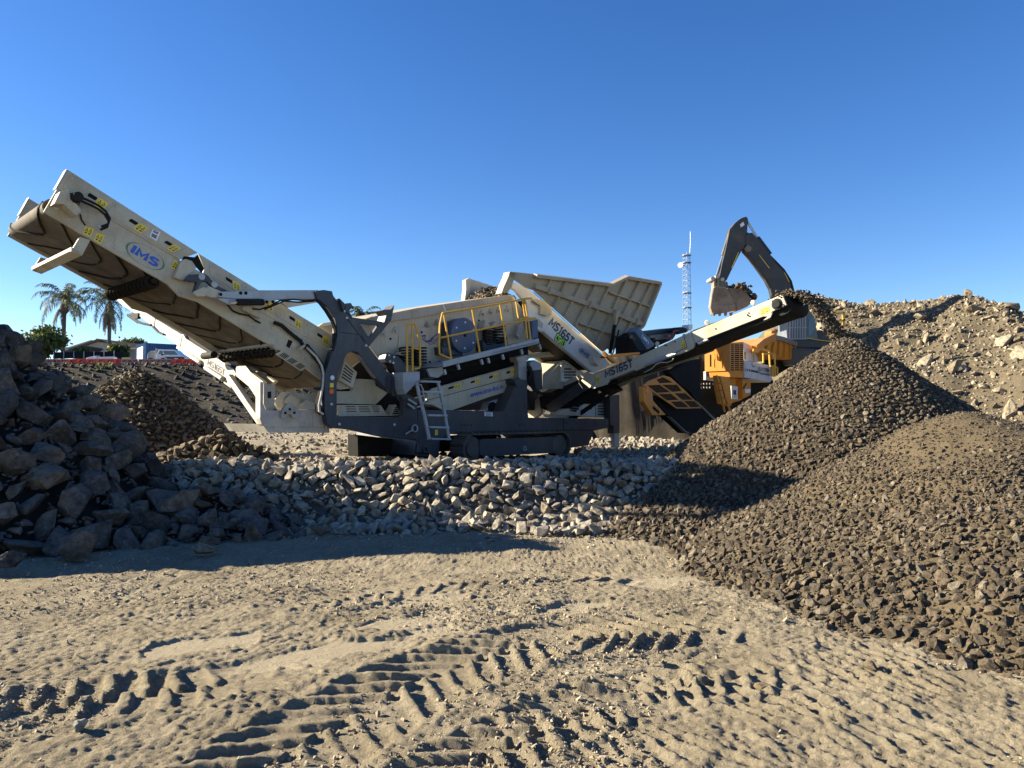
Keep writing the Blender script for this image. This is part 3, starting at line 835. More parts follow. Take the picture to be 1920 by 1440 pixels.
# ------------------------------------------------------------------ mobile screening plant
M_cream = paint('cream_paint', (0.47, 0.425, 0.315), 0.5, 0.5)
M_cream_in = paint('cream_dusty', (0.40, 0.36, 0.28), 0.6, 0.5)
M_white = paint('white_paint', (0.62, 0.62, 0.58), 0.45, 0.3)
M_navy = paint('navy_paint', (0.019, 0.025, 0.038), 0.42, 0.22, (0.14, 0.13, 0.12), 0.35)
M_blue = paint('blue_guard_paint', (0.045, 0.075, 0.14), 0.42, 0.2, (0.15, 0.14, 0.12), 0.3)
M_galv = paint('galvanised_steel', (0.36, 0.385, 0.40), 0.5, 0.3, (0.22, 0.21, 0.19), 0.25, 0.35)
M_worn = paint('worn_steel', (0.46, 0.44, 0.39), 0.55, 0.75, (0.16, 0.15, 0.13), 0.2)
M_black = plain('black_rubber', (0.018, 0.018, 0.018), 0.75)
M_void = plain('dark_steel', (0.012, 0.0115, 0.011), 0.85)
M_steel = plain('chrome_rod', (0.55, 0.55, 0.55), 0.3, 0.8)
M_yrail = paint('yellow_rail_paint', (0.66, 0.36, 0.035), 0.45, 0.2, dust=0.1)
M_stick = plain('yellow_sticker', (0.75, 0.56, 0.03), 0.45, 0, 0.1)
M_ink = plain('black_ink', (0.02, 0.022, 0.026), 0.5)
M_navy_ink = plain('navy_ink', (0.022, 0.035, 0.065), 0.5)
M_blue_ink = plain('blue_ink', (0.008, 0.085, 0.45), 0.45, 0, 0.1)
M_green_ink = plain('green_ink', (0.03, 0.17, 0.10), 0.45, 0, 0.1)
M_lime = plain('lime_ink', (0.55, 0.85, 0.06), 0.45, 0, 0.05)
M_purple = plain('purple_ink', (0.05, 0.03, 0.16), 0.5)
M_paper = plain('label_paper', (0.72, 0.74, 0.76), 0.5, 0, 0.05)
M_orange = plain('orange_reflector', (0.75, 0.16, 0.02), 0.4)
M_bolt = plain('bolt_steel', (0.42, 0.42, 0.41), 0.4, 0.5)
# muddy conveyor belt with dark wavy scrape marks
M_belt, n, l, b = new_mat('muddy_belt')
tc = n.new('ShaderNodeTexCoord')
n1 = noise_node(n, l, tc.outputs['Object'], 2.0, 7, 0.7)
c = ramp_out(n, l, n1.outputs[0], [(0.3, (0.04, 0.031, 0.023)), (0.5, (0.085, 0.068, 0.05)), (0.72, (0.15, 0.122, 0.092))])
l.new(c, b.inputs['Base Color']); b.inputs['Roughness'].default_value = 0.9
bump(n, l, n1.outputs[0], b, 0.3, 0.02)
M_cleat = plain('belt_cleat', (0.02, 0.016, 0.012), 0.9)

FM = Frame((-1.79, 20.0, 0.85), R(45))
scr = empty('screening_plant', FM.o, FM.ang)
tag(scr, 'large cream and navy mobile rock screening plant on crawler tracks', 'screening machine')
YV = Vector((0, 1, 0)); XV = Vector((1, 0, 0))
def plate(name, parent, pts, w, th, mat, holes=(), bevel=0.006, fr=FM):
    """flat steel outlined on the plane y = w, `th` thick away from the viewer"""
    return MB().prism(fr.W(pts, w), YV * th, [fr.W(h, w) for h in holes]).build(name, mat, parent, bevel)
def plateL(name, parent, pts, lx, th, mat, holes=(), bevel=0.006, fr=FM):
    return MB().prism(fr.L(pts, lx), XV * th, [fr.L(h, lx) for h in holes]).build(name, mat, parent, bevel)
def tubes(name, parent, runs, w, r, mat, fr=FM, n=8):
    mb = MB()
    for run in runs: mb.tube(fr.W(run, w), r, n)
    return mb.build(name, mat, parent, smooth=True)
def circle_pts(c, r, ax, n=28, squash=None):
    """circle in the plane normal to ax through local point c"""
    ax = Vector(ax).normalized(); u = Vector((0, 0, 1)); w = ax.cross(u).normalized()
    return [c + (w * math.cos(2 * math.pi * k / n) + u * math.sin(2 * math.pi * k / n)) * r for k in range(n)]
def pill(a, b, r, n=6):
    """pill outline from a to b in their own plane (needs normal)"""
    return a, b, r
def slot_on(parent, quad, u0, u1, v, hv, mat, name='slot', off=Vector((0, -0.006, 0)), th=0.004):
    """dark oblong slot on a bilinear quad (corners tl,tr,br,bl)"""
    tl, tr, br, bl = quad
    def P(u, vv): return (tl * (1 - u) + tr * u) * (1 - vv) + (bl * (1 - u) + br * u) * vv
    pts = []
    du = (u1 - u0) * 0.12
    for u, vv in ((u0, v), (u0 + du * .4, v - hv * .8), (u0 + du, v - hv), (u1 - du, v - hv), (u1 - du * .4, v - hv * .8), (u1, v), (u1 - du * .4, v + hv * .8), (u1 - du, v + hv), (u0 + du, v + hv), (u0 + du * .4, v + hv * .8)):
        pts.append(P(u, vv) + off)
    return MB().prism(pts, -off.normalized() * th).build(name, mat, parent)
def sticker(parent, quad, u0, u1, v0, v1, off=Vector((0, -0.014, 0)), pict=True):
    tl, tr, br, bl = quad
    def P(u, vv): return (tl * (1 - u) + tr * u) * (1 - vv) + (bl * (1 - u) + br * u) * vv + off
    o = MB().prism([P(u0, v0), P(u1, v0), P(u1, v1), P(u0, v1)], -off.normalized() * 0.003).build('warning_sticker', M_stick, parent)
    if pict:
        mb = MB(); du = u1 - u0; dv = v1 - v0; e = off.normalized() * 0.003
        for cx in (0.28, 0.72):
            a, b_, c_ = P(u0 + du * (cx - .18), v0 + dv * .58), P(u0 + du * (cx + .18), v0 + dv * .58), P(u0 + du * cx, v0 + dv * .12)
            m_ = (a + b_ + c_) / 3
            inn = [m_ + (q - m_) * 0.55 for q in (a, b_, c_)]
            mb.prism([a + e, b_ + e, c_ + e], -e * 0.4, [[q + e for q in inn]])
            mb.prism([P(u0 + du * (cx - .14), v0 + dv * .70) + e, P(u0 + du * (cx + .14), v0 + dv * .70) + e, P(u0 + du * (cx + .14), v0 + dv * .86) + e, P(u0 + du * (cx - .14), v0 + dv * .86) + e], -e * 0.4)
        mb.build('warning_pictogram', M_ink, parent)
    return o
def quad_w(pts, w, fr=FM): return fr.W(pts, w)
def ellipse_logo(parent, fr_fn, c, rx, ry, ang, off, font_h=0.5):
    """oval badge with green and navy rim and blue IMS letters; pixel geometry through fr_fn"""
    def E(k, s, n=40):
        a = 2 * math.pi * k / n; x, y = rx * s * math.cos(a), ry * s * math.sin(a)
        return (c[0] + x * math.cos(ang) - y * math.sin(ang), c[1] + x * math.sin(ang) + y * math.cos(ang))
    out = fr_fn([E(k, 1.0) for k in range(40)]); inn = fr_fn([E(k, 0.965) for k in range(40)]); inn2 = fr_fn([E(k + .0, 0.90) for k in range(40)])
    MB().prism([p + off for p in out], -off.normalized() * 0.003).build('badge_field', M_cream, parent)
    e = off.normalized() * 0.003
    mb = MB()
    for k in range(40):
        j = (k + 1) % 40
        a = abs(((k / 40.0 * 360 + 180) % 180) - 90)          # wide at the two ends
        f = max(0, 1 - min(k % 20, 20 - k % 20) / 7.0)
        ia, ib = out[k].lerp(inn2[k], 0.22 + 0.75 * f), out[j].lerp(inn2[j], 0.22 + 0.75 * max(0, 1 - min(j % 20, 20 - j % 20) / 7.0))
        mb.add([out[k] + off + e, out[j] + off + e, ib + off + e, ia + off + e], [(0, 1, 2, 3)])
    mb.build('badge_rim', M_green_ink, parent)
    L_ = lambda x, y: (c[0] + x * rx * math.cos(ang) - y * ry * math.sin(ang), c[1] + x * rx * math.sin(ang) + y * ry * math.cos(ang))
    p0, p1, up = fr_fn([L_(-0.68, 0.42), L_(0.68, 0.42), L_(-0.68, -0.42)])
    stroke_text('IMS', 'badge_lettering', M_blue_ink, parent, p0, p1, up, .27, .14, off + e * 1.6)

# ---- oversize (main) conveyor, rising to the left
WC, CW = 0.55, 2.75              # near side of the conveyor, overall width
bot = [(82, 397)] + zA((1510, 1120)) + zB((175, 745), (340, 795), (900, 1135), (1150, 1270)) + zI((1110, 455), (1300, 560))
topl = zI((1420, 545), (1465, 395)) + [(623, 660), (481, 581), (380, 512), (337, 488), (107, 354)]
mc = plate('main_conveyor', scr, bot + topl, WC, 0.07, M_cream, bevel=0.008)
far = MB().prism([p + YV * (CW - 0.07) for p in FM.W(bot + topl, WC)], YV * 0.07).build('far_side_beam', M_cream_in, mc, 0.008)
g1 = zP((127, 318), (371, 474)) + zA((1640, 888)) + [(337, 487), (107, 353)]
g2 = [(372, 475)] + zB((1570, 1110)) + [(623, 659), (481, 580), (381, 511)] + zB((398, 500))
for g_ in (g1, g2):
    plate('guard_board', mc, g_, WC - 0.015, 0.05, M_cream)
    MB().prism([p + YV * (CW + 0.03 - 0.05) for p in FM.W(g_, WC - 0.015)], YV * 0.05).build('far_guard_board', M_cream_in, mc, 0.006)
# end caps of both guards facing the sun
hd = FM.W(zP((127, 318), (107, 354), (82, 397), (97, 352)), WC)
for yy in (WC - 0.03, WC + CW - 0.17):
    q = [Vector((p.x - 0.02, yy, p.z)) for p in FM.W(zP((126, 318), (106, 354)), WC)]
    MB().prism([q[0], q[1], q[1] + YV * 0.2, q[0] + YV * 0.2], (0.012, 0, 0.0)).build('guard_end_cap', M_cream, mc)
Q1 = quad_w(zP((127, 318), (371, 474), (337, 488), (107, 354)), WC - 0.015)
Q2 = quad_w([(372, 475)] + zB((1570, 1110)) + [(623, 660), (376, 510)], WC - 0.015)
def lerpq(q, u, v): return (q[0] * (1 - u) + q[1] * u) * (1 - v) + (q[3] * (1 - u) + q[2] * u) * v
for Q, bounds in ((Q1, (0.02, 0.345, 0.655, 0.925)), (Q2, (0.06, 0.29, 0.53, 0.75, 0.975))):
    for a_, b_ in zip(bounds[:-1], bounds[1:]):
        u0, u1 = a_ + 0.008, b_ - 0.008
        pts = [lerpq(Q, u0, .14), lerpq(Q, u1, .14), lerpq(Q, u1, .80), lerpq(Q, u1 - .012, .86), lerpq(Q, u0 + .012, .86), lerpq(Q, u0, .80)]
        MB().prism([p - YV * 0.001 for p in pts], -YV * 0.010).build('guard_panel', M_cream, mc, 0.004)
        uu = b_ - a_
        slot_on(mc, Q, a_ + uu * 0.50, a_ + uu * 0.70, .48, .095, M_void, 'guard_slot', Vector((0, -0.0145, 0)), 0.003)
        sticker(mc, Q, a_ + uu * 0.72, a_ + uu * 0.93, .34, .80, Vector((0, -0.0165, 0)))
        for uu_, vv_ in ((u0 + .02, .26), (u1 - .012, .70)):
            c_ = lerpq(Q, uu_, vv_) - YV * 0.012
            MB().lathe(c_, -YV, [(0, .022), (.012, .022), (.018, .012)], 8).build('bolt', M_bolt, mc)
lab = quad_w(zA((1375, 620), (1445, 650), (1410, 730), (1345, 690)), WC - 0.03)
MB().prism(lab, YV * 0.003).build('data_plate', M_paper, mc)
tl_, tr_, br_, bl_ = lab
for k in range(6):
    v0 = .14 + k * .13; ll = (tl_ * (1 - v0) + bl_ * v0) * .85 + (tr_ * (1 - v0) + br_ * v0) * .15; rr_ = (tl_ * (1 - v0) + bl_ * v0) * .2 + (tr_ * (1 - v0) + br_ * v0) * .8
    if k == 2: continue
    MB().bar(ll - YV * .003, rr_ - YV * .003, .003, .018, bl_ - tl_).build('printed_line', M_navy_ink, mc)
ellipse_logo(mc, lambda p: FM.W(p, WC), zA((1306, 866))[0], 41, 17.5, R(31), Vector((0, -0.006, 0)))
for q in (zA((765, 595), (850, 620), (815, 690), (745, 660)), zA((870, 655), (945, 680), (905, 755), (845, 720)), zA((1570, 900), (1625, 925), (1590, 995), (1535, 965))):
    sticker(mc, quad_w(q, WC), 0, 1, 0, 1, Vector((0, -0.006, 0)))
# belt: one solid loop between the beams, rounded over the head drum
Bw0, Bw1 = WC + 0.12, WC + CW - 0.12
lo = FM.W([(92, 404)] + zA((1510, 1110)) + zB((340, 775), (900, 1115)) + zI((1100, 440), (1300, 545)), WC)
hi = FM.W(zI((1400, 470)) + [(610, 655), (481, 585), (337, 492), (120, 372)], WC)
lo = [p + Vector((0, 0, .05)) for p in lo]; hi = [p - Vector((0, 0, .02)) for p in hi]
a0, a1 = hi[-1], lo[0]; cen = (a0 + a1) / 2; rad = (a0 - a1).length / 2
ax_d = (lo[0] - lo[1]).normalized()
arc = [cen + (a0 - cen) * math.cos(t) + ax_d * rad * math.sin(t) for t in np.linspace(0, math.pi, 12)]
loop = [Vector((p.x, Bw0, p.z)) for p in (lo + hi[:-1] + arc[:-1])]
MB().prism(loop, YV * (Bw1 - Bw0)).build('belt', M_belt, mc, smooth=True)
MB().tube([Vector((cen.x, WC - .02, cen.z)), Vector((cen.x, WC + CW + .1, cen.z))], 0.07, 10).build('head_shaft', M_steel, mc, smooth=True)
# chevron cleats on the return side and round the drum
path = [Vector(p) for p in reversed(lo)] + [p for p in reversed(arc)]
seg = [0]
for i in range(len(path) - 1): seg.append(seg[-1] + (path[i + 1] - path[i]).length)
def on_path(s_):
    for i in range(len(path) - 1):
        if s_ <= seg[i + 1]:
            t = (s_ - seg[i]) / (seg[i + 1] - seg[i]); return path[i].lerp(path[i + 1], t)
    return path[-1]
midy = (Bw0 + Bw1) / 2
s_ = 0.5; kk = 0
while s_ < seg[-1] - 0.75:
    mb = MB()
    for sd in (-1, 1):
        pts = []
        for t in np.linspace(0.06, 1, 9):
            y_ = midy + sd * t * (Bw1 - Bw0) * 0.47
            q = on_path(min(seg[-1] - 0.01, s_ + 0.55 * t ** 1.6 + 0.03 * math.sin(7 * t + kk)))
            pts.append(Vector((q.x, y_, q.z - 0.004)))
        mb.tube(pts, 0.019 + 0.006 * ((kk * 7) % 3), 6)
    mb.build('belt_cleat', M_cleat, mc, smooth=True)
    s_ += 0.56; kk += 1
# drive box and hydraulic motor at the head
bx = FM.W(zA((505, 310), (575, 290), (600, 420), (680, 500), (610, 535), (400, 470), (440, 390)), WC)
MB().prism([p - YV * 0.30 for p in FM.W(zA((498, 312), (578, 295), (590, 350), (690, 480), (640, 525), (530, 425), (445, 420)), WC)], YV * 0.30).build('bearing_box', M_cream, mc, 0.01)
mc_c = FM.W(zA((640, 370)), WC)[0]
MB().lathe(mc_c, -YV, [(0.0, .13), (.12, .13), (.13, .10), (.34, .10), (.35, .085), (.46, .085), (.48, .05)], 16).build('drive_motor', M_black, mc, smooth=True)
MB().lathe(mc_c - YV * .11, -YV, [(0, .105), (.12, .105)], 16).build('motor_ring', M_galv, mc, smooth=True)
for dz in (0, 0.05):
    MB().tube([p - YV * (0.22 + dz) + Vector((0, 0, dz)) for p in FM.W(zA((700, 390), (780, 425), (850, 460), (910, 510), (945, 570), (930, 620), (870, 645)), WC)], 0.024, 7).build('hydraulic_hose', M_black, mc, smooth=True)
MB().tube([p - YV * .02 for p in FM.W(zA((720, 490), (730, 540), (765, 590)), WC)], 0.014, 6).build('hydraulic_hose', M_black, mc, smooth=True)
# folded bracket under the head
nb = FM.W(zA((720, 690), (815, 720), (740, 860), (640, 820)), WC)
fb = FM.W(zA((315, 850), (395, 880), (385, 990), (295, 945)), WC + CW)
MB().prism(nb, YV * .08).build('head_bracket', M_cream, mc, 0.008)
t0 = FM.W(zA((640, 815), (740, 860)), WC); 
zlow = min(t0[0].z, t0[1].z)
MB().add([t0[0], t0[1], t0[1] + YV * (CW + .02), t0[0] + YV * (CW + .02), t0[0] + Vector((0, 0, .07)), t0[1] + Vector((0, 0, .07)), t0[1] + YV * (CW + .02) + Vector((0, 0, .07)), t0[0] + YV * (CW + .02) + Vector((0, 0, .07))],
         [(0, 1, 2, 3), (4, 5, 6, 7), (0, 1, 5, 4), (1, 2, 6, 5), (2, 3, 7, 6), (3, 0, 4, 7)]).build('head_bracket', M_cream, mc, 0.008)
MB().prism([p + YV * (CW - .06) for p in nb], YV * .08).build('head_bracket', M_cream, mc, 0.008)
# return rollers: one with rubber discs, one comb roller with its guard tray
rc = FM.W(zA((1400, 1085)), WC)[0]
mb = MB().tube([rc + YV * .02, rc + YV * (CW + .05)], .055, 10)
for k in range(12): mb.torus(rc + YV * (.2 + k * .21), YV, .105, .042, 18, 6)
mb.build('disc_roller', M_cleat, mc, smooth=True)
rc2 = FM.W(zB((1030, 1180)), WC)[0]
tr0 = FM.W(zB((1000, 1165), (1060, 1225)), WC)
mb = MB()
mb.prism([tr0[0], tr0[1], tr0[1] - Vector((0, 0, .05)), tr0[0] - Vector((0, 0, .05))], YV * (CW + .02))
mb.build('roller_tray', M_cream_in, mc, 0.01)
mb = MB().tube([rc2 - Vector((0, 0, .16)) + YV * .05, rc2 - Vector((0, 0, .16)) + YV * (CW)], .05, 10)
for k in range(12): mb.torus(rc2 - Vector((0, 0, .16)) + YV * (.2 + k * .21), YV, .10, .03, 16, 6)
mb.build('comb_roller', M_cleat, mc, smooth=True)
MB().tube([rc2 + YV * (CW - .1) - Vector((.2, 0, .1)), rc2 + YV * (CW + .5) - Vector((.2, 0, .1))], .09, 14).build('tail_motor', M_black, mc, smooth=True)
# vent grilles on the belly near the tail
vg = FM.W(zB((1040, 1265), (1100, 1235), (1330, 1385), (1270, 1420)), WC - .01)
vplate = MB().prism(vg, YV * .03).build('vent_grille', M_cream, mc, 0.004)
for i in range(3):
    for j in range(4):
        u0, u1 = .08 + i * .31, .08 + i * .31 + .24; v = .2 + j * .2
        slot_on(mc, (vg[0], vg[3], vg[2], vg[1]) if False else (vg[1], vg[2], vg[3], vg[0]), u0, u1, v, .06, M_void, 'vent_slot', Vector((0, -.004, 0)), .003)
ep = FM.W(zI((1345, 280), (1465, 395), (1425, 545), (1290, 470)), WC - .10)
MB().prism(ep, YV * .12).build('tail_guard', M_cream, mc, 0.008)
for k in range(5):
    t = .18 + .15 * k
    a_, b_ = ep[0].lerp(ep[3], t), ep[1].lerp(ep[2], t)
    MB().bar(a_.lerp(b_, .1) - YV * .003, a_.lerp(b_, .75) - YV * .003, .006, .028).build('vent_slot', M_void, mc)
# square cut-out, inspection bits, bolts, hoses on the side beam
sq = FM.W(zB((1155, 1135), (1195, 1150), (1165, 1215), (1135, 1195)), WC - .004)
MB().prism(sq, YV * .003).build('inspection_opening', M_void, mc)
for q in zB((655, 925), (845, 1025), (1010, 1030), (1295, 1300), (1290, 1130), (175, 715), (1000, 1090)) + zA((1035, 790), (890, 592)):
    c_ = FM.W([q], WC)[0]
    MB().lathe(c_, -YV, [(0, .032), (.014, .032), (.022, .014)], 8).build('bolt', M_bolt, mc)
for runs, r_ in ((zB((1015, 985), (1080, 1010), (1160, 1080), (1250, 1150), (1280, 1200)), .045), (zB((1300, 1190), (1360, 1260), (1420, 1340), (1460, 1400)), .06), (zB((590, 820), (640, 880), (700, 905), (780, 920), (850, 970), (890, 990)), .02)):
    MB().tube([p - YV * .07 for p in FM.W(runs, WC)], r_, 7).build('hydraulic_hose', M_black, mc, smooth=True)
plate('hose_clamp', mc, zB((1245, 1215), (1300, 1180), (1315, 1195), (1255, 1235)), WC - .14, .1, M_cream)
# folding hinge block
plate('hinge_block', mc, zB((130, 575), (190, 430), (230, 410), (290, 430), (330, 490), (270, 540), (215, 605)), WC - .16, .14, M_cream)
plate('hinge_cutout', mc, zB((190, 430), (215, 385), (310, 395), (340, 370), (398, 500), (375, 540), (330, 490), (280, 425)), WC - .022, .004, M_void)
plate('hinge_arm', mc, zB((215, 605), (270, 550), (400, 545), (440, 570), (500, 640), (610, 697), (540, 697), (470, 660), (420, 615), (380, 615), (330, 690), (300, 715), (330, 620)), WC - .30, .1, M_navy, bevel=.01)
for q in zB((375, 570), (490, 640)):
    c_ = FM.W([q], WC - .30)[0]; MB().lathe(c_, -YV, [(0, .07), (.012, .07), (.018, .05)], 14).build('hinge_pin', M_galv, mc)
plate('stay_lug', mc, zB((300, 720), (320, 695), (400, 660), (430, 690), (410, 745), (340, 750)), WC - .38, .1, M_cream)

# ---- telescopic lifting stay
ls = plate('lifting_stay', scr, zB((530, 705), (880, 692), (1430, 690), (1430, 772), (1060, 775), (940, 812), (890, 770), (690, 770), (530, 755)), 0.18, 0.16, M_galv, bevel=.012)
plate('inner_stay', ls, zB((410, 670), (440, 655), (560, 705), (560, 750), (480, 760), (405, 735)), 0.22, 0.10, M_cream)
plate('stay_gusset', ls, zB((510, 765), (690, 770), (680, 815), (620, 822)), 0.16, .05, M_galv)
tubes('stay_cylinder', ls, [zB((690, 800), (930, 800))], 0.14, .07, M_black)
tubes('cylinder_rod', ls, [zB((630, 795), (700, 800))], 0.14, .035, M_steel)
for q in zB((545, 730), (725, 718), (772, 718), (960, 797), (1015, 797)):
    MB().lathe(FM.W([q], .18)[0], -YV, [(0, .035), (.015, .035)], 10).build('stay_pin', M_void, ls)
for k, run in enumerate((zB((1390, 780), (1300, 785), (1200, 775), (1080, 785), (990, 835), (900, 865), (830, 860)), zB((1390, 790), (1250, 800), (1120, 790), (1020, 830), (940, 865)))):
    tubes('stay_hose', ls, [run], 0.12 - .03 * k, .018, M_black)
plate('far_stay', ls, zB((1090, 800), (1400, 782), (1430, 800), (1150, 850)), 2.2, .12, M_cream)
plate('stay_valve', ls, zB((745, 840), (800, 830), (900, 890), (905, 945), (820, 905), (750, 870)), 0.42, .1, M_cream)

# ---- navy A-shaped lifting frame
outer = zC((152, -68), (222, -80), (302, -68), (315, -25), (420, 110), (490, 180), (600, 400), (640, 440), (700, 520), (800, 655), (940, 770), (965, 850), (1070, 905), (1075, 1275), (740, 1240), (480, 1180), (300, 1160), (258, 1125), (236, 1000), (236, 690), (262, 600), (300, 480), (338, 400), (345, 260), (325, 170), (245, 60), (165, 0))
hole = zC((345, 1045), (345, 760), (352, 680), (400, 560), (440, 495), (490, 470), (540, 488), (590, 560), (760, 790), (930, 890), (950, 930), (950, 1058), (930, 1072), (372, 1062))
af = plate('lifting_frame', scr, outer, 0.10, 0.20, M_navy, [hole], .014)
tri_o = zC((488, 168), (760, 208), (835, 170), (838, 190), (632, 432), (598, 398)); tri_h = zC((552, 222), (715, 240), (637, 355))
plate('rest_bracket', af, tri_o, 0.16, .10, M_navy, [tri_h], .008)
plate('rest_fork', af, zC((752, 105), (770, 98), (830, 96), (864, 55), (838, 172), (770, 212), (790, 150)), 0.05, .34, M_navy, bevel=.008)
plate('rest_fork', af, zC((368, -5), (418, 45), (408, 118), (395, 90)), 0.02, .30, M_navy, bevel=.008)
plate('rest_fork', af, zC((418, 42), (472, 38), (488, 70), (455, 112), (492, 180), (420, 112)), 0.08, .24, M_navy, bevel=.008)
plate('lower_chassis_arm', af, zC((530, 1225), (740, 1250), (1060, 1285), (1060, 1420), (535, 1420)), 1.1, .45, M_void)
for a_, b_ in ((zC((375, 302))[0], zC((535, 322))[0]), (zC((440, 185))[0], zC((600, 395))[0])):
    p0, p1 = FM.W([a_, b_], .098); MB().bar(p0, p1, .01, .012).build('weld_seam', M_void, af)
for q in zC((432, 173), (605, 422), (408, 112), (294, 950), (365, 1130), (860, 1135)):
    MB().lathe(FM.W([q], .1)[0], -YV, [(0, .035), (.02, .035), (.028, .018)], 10).build('bolt', M_bolt, af)
MB().lathe(FM.W(zC((302, 712)), .1)[0], -YV, [(0, .055), (.012, .055), (.03, .03)], 16).build('round_reflector', M_paper, af)
plate('yellow_tag', af, zC((282, 760), (315, 758), (315, 797), (282, 800)), .094, .005, M_stick)
MB().lathe(FM.W(zC((296, 833)), .1)[0], -YV, [(0, .062), (.012, .062), (.025, .04)], 18).build('orange_reflector', M_orange, af)
for k, run in enumerate((zC((165, 12), (250, 105), (305, 195), (332, 265), (338, 330), (322, 400), (305, 470)), zC((175, 25), (240, 110), (298, 205), (322, 275), (330, 335), (315, 395)))):
    tubes('frame_hose', af, [run], 0.06 + .1 * k, .03, M_black)
for k in range(4):
    d = k * 9
    tubes('hanging_hose', af, [zC((60 + d * .5, 440), (130 + d, 520), (190 + d * .6, 600), (218 + d * .3, 690), (205 + d * .4, 790), (175 + d, 870), (155 + d, 960), (160 + d, 1015), (195 + d, 1040))], 0.30 - .05 * k, .028, M_black if k < 3 else M_worn)
# gussets on the right foot of the frame
for k in range(3):
    plate('foot_flange', af, zC((800 + k * 45, 700 + k * 30), (808 + k * 45, 705 + k * 30), (812 + k * 45, 850 + k * 28), (804 + k * 45, 848 + k * 28)), .06, .05, M_navy)
for q in ((zC((985, 905), (1060, 950))), (zC((980, 945), (1045, 990))), ):
    p0, p1 = FM.W(q, .03); MB().bar(p0, p1, .03, .05).build('grab_bar', M_galv, af)

# ---- worn cross beam and chutes behind the frame
cb = plate('rear_cross_beam', scr, zI((545, 482), (580, 490), (575, 690), (600, 748), (760, 757), (1060, 742), (1150, 800), (1192, 905), (1150, 917), (620, 915), (565, 890), (545, 830)), .42, .22, M_worn, bevel=.02)
low = FM.W(zI((565, 885), (620, 912), (1150, 915), (1200, 920)), .45)
MB().prism([low[0], low[1], low[2], low[3], low[3] - Vector((0, 0, .12)), low[1] - Vector((0, 0, .12))], YV * 1.9).build('belly_plate', M_worn, cb)
cpt = zI((750, 832), (745, 790), (765, 730), (800, 690), (835, 680), (870, 692), (905, 735), (935, 800), (880, 832), (855, 828), (845, 800), (825, 790), (805, 800), (795, 832))
plate('pivot_plate', cb, cpt, .34, .07, M_worn, bevel=.008)
for q in zI((783, 780), (825, 745), (868, 778)): MB().lathe(FM.W([q], .34)[0], -YV, [(0, .03), (.015, .03)], 8).build('bolt', M_void, cb)
plate('upright_box', cb, zI((580, 500), (690, 520), (680, 748), (600, 748), (578, 690)), .60, .3, M_cream_in)
plate('upright_opening', cb, zI((615, 580), (650, 575), (650, 640), (615, 640)), .594, .004, M_void)
ch = plate('transfer_chute', scr, zI((1470, 455), (1630, 465), (1640, 520), (1755, 590), (1640, 700), (1270, 690), (1150, 640), (1150, 572), (1415, 572)), .75, .12, M_cream, bevel=.01)
plate('chute_plate', ch, zI((680, 660), (740, 582), (850, 578), (960, 600), (1160, 570), (1160, 745), (730, 757), (690, 700)), 1.05, .1, M_cream)
plate('chute_plate', ch, zI((780, 650), (830, 600), (930, 650), (920, 745), (780, 745)), .98, .06, M_cream_in)
plate('chute_plate', ch, zI((925, 690), (985, 652), (1060, 690), (1062, 742), (925, 742)), .92, .06, M_cream)
lv = FM.W(zI((1290, 702), (1690, 706), (1757, 808), (1285, 812)), .60)
lvo = MB().prism(lv, YV * .4).build('louvre_cover', M_cream, ch, .01)
for i, (u0, u1) in enumerate(((.16, .38), (.43, .68), (.74, .92))):
    for v in (.16, .36, .56):
        slot_on(ch, lv, u0, u1 - .1 * (v - .1) * (i > 1) , v, .035, M_void, 'louvre_slot', Vector((0, -.004, 0)), .003)
lv2 = FM.W(zI((1830, 698), (1888, 800), (1775, 808)), .55)
MB().prism(lv2, YV * .3).build('louvre_cover', M_cream, ch, .01)
for k in range(4):
    a_, b_ = lv2[0].lerp(lv2[2], .3 + k * .17), lv2[0].lerp(lv2[1], .3 + k * .17)
    MB().bar(a_.lerp(b_, .12) - YV * .004, a_.lerp(b_, .88) - YV * .004, .006, .03).build('louvre_slot', M_void, ch)
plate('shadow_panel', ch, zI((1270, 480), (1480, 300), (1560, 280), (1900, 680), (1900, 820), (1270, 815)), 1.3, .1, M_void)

# ---- chassis and crawler tracks
chs = plate('chassis', scr, zJ((190, 300), (410, 300), (1090, 318), (1095, 362), (1380, 365), (1750, 374), (1750, 445), (1630, 470), (1585, 590), (1500, 600), (1375, 622), (1372, 508), (450, 498), (372, 545), (360, 690), (160, 670), (190, 430)), .12, 2.7, M_navy, bevel=.012)
plate('name_plate', chs, zJ((735, 316), (803, 318), (803, 352), (735, 350)), .112, .006, M_paper)
for k in range(4):
    a_, b_ = FM.W(zJ((745, 322 + k * 8), (795 - 10 * (k % 2), 323 + k * 8)), .108); MB().bar(a_, b_, .003, .012).build('printed_line', M_navy_ink, chs)
for x in (545, 575, 600, 625, 1020, 1040, 1062): MB().lathe(FM.W(zJ((x, 424)), .12)[0], -YV, [(0, .018), (.01, .018)], 8).build('bolt', M_void, chs)
for x in (1410, 1490, 1572, 1650): MB().lathe(FM.W(zJ((x, 402)), .12)[0], -YV, [(0, .05), (.02, .04)], 10).build('rivet', M_navy, chs)
a_, b_ = FM.W(zJ((1380, 368), (1380, 500)), .117); MB().bar(a_, b_, .006, .02).build('seam', M_void, chs)
a_, b_ = FM.W(zJ((1382, 462), (1630, 466)), .117); MB().bar(a_, b_, .006, .02).build('seam', M_void, chs)
MB().torus(FM.W(zJ((165, 450)), .06)[0], YV, .085, .022).build('hook_ring', M_galv, chs, smooth=True)
tubes('hook_pin', chs, [zJ((90, 495), (155, 460))], .05, .022, M_galv)
plate('towing_lug', chs, zJ((200, 580), (300, 575), (310, 660), (190, 650)), .02, .1, M_navy, bevel=.02)
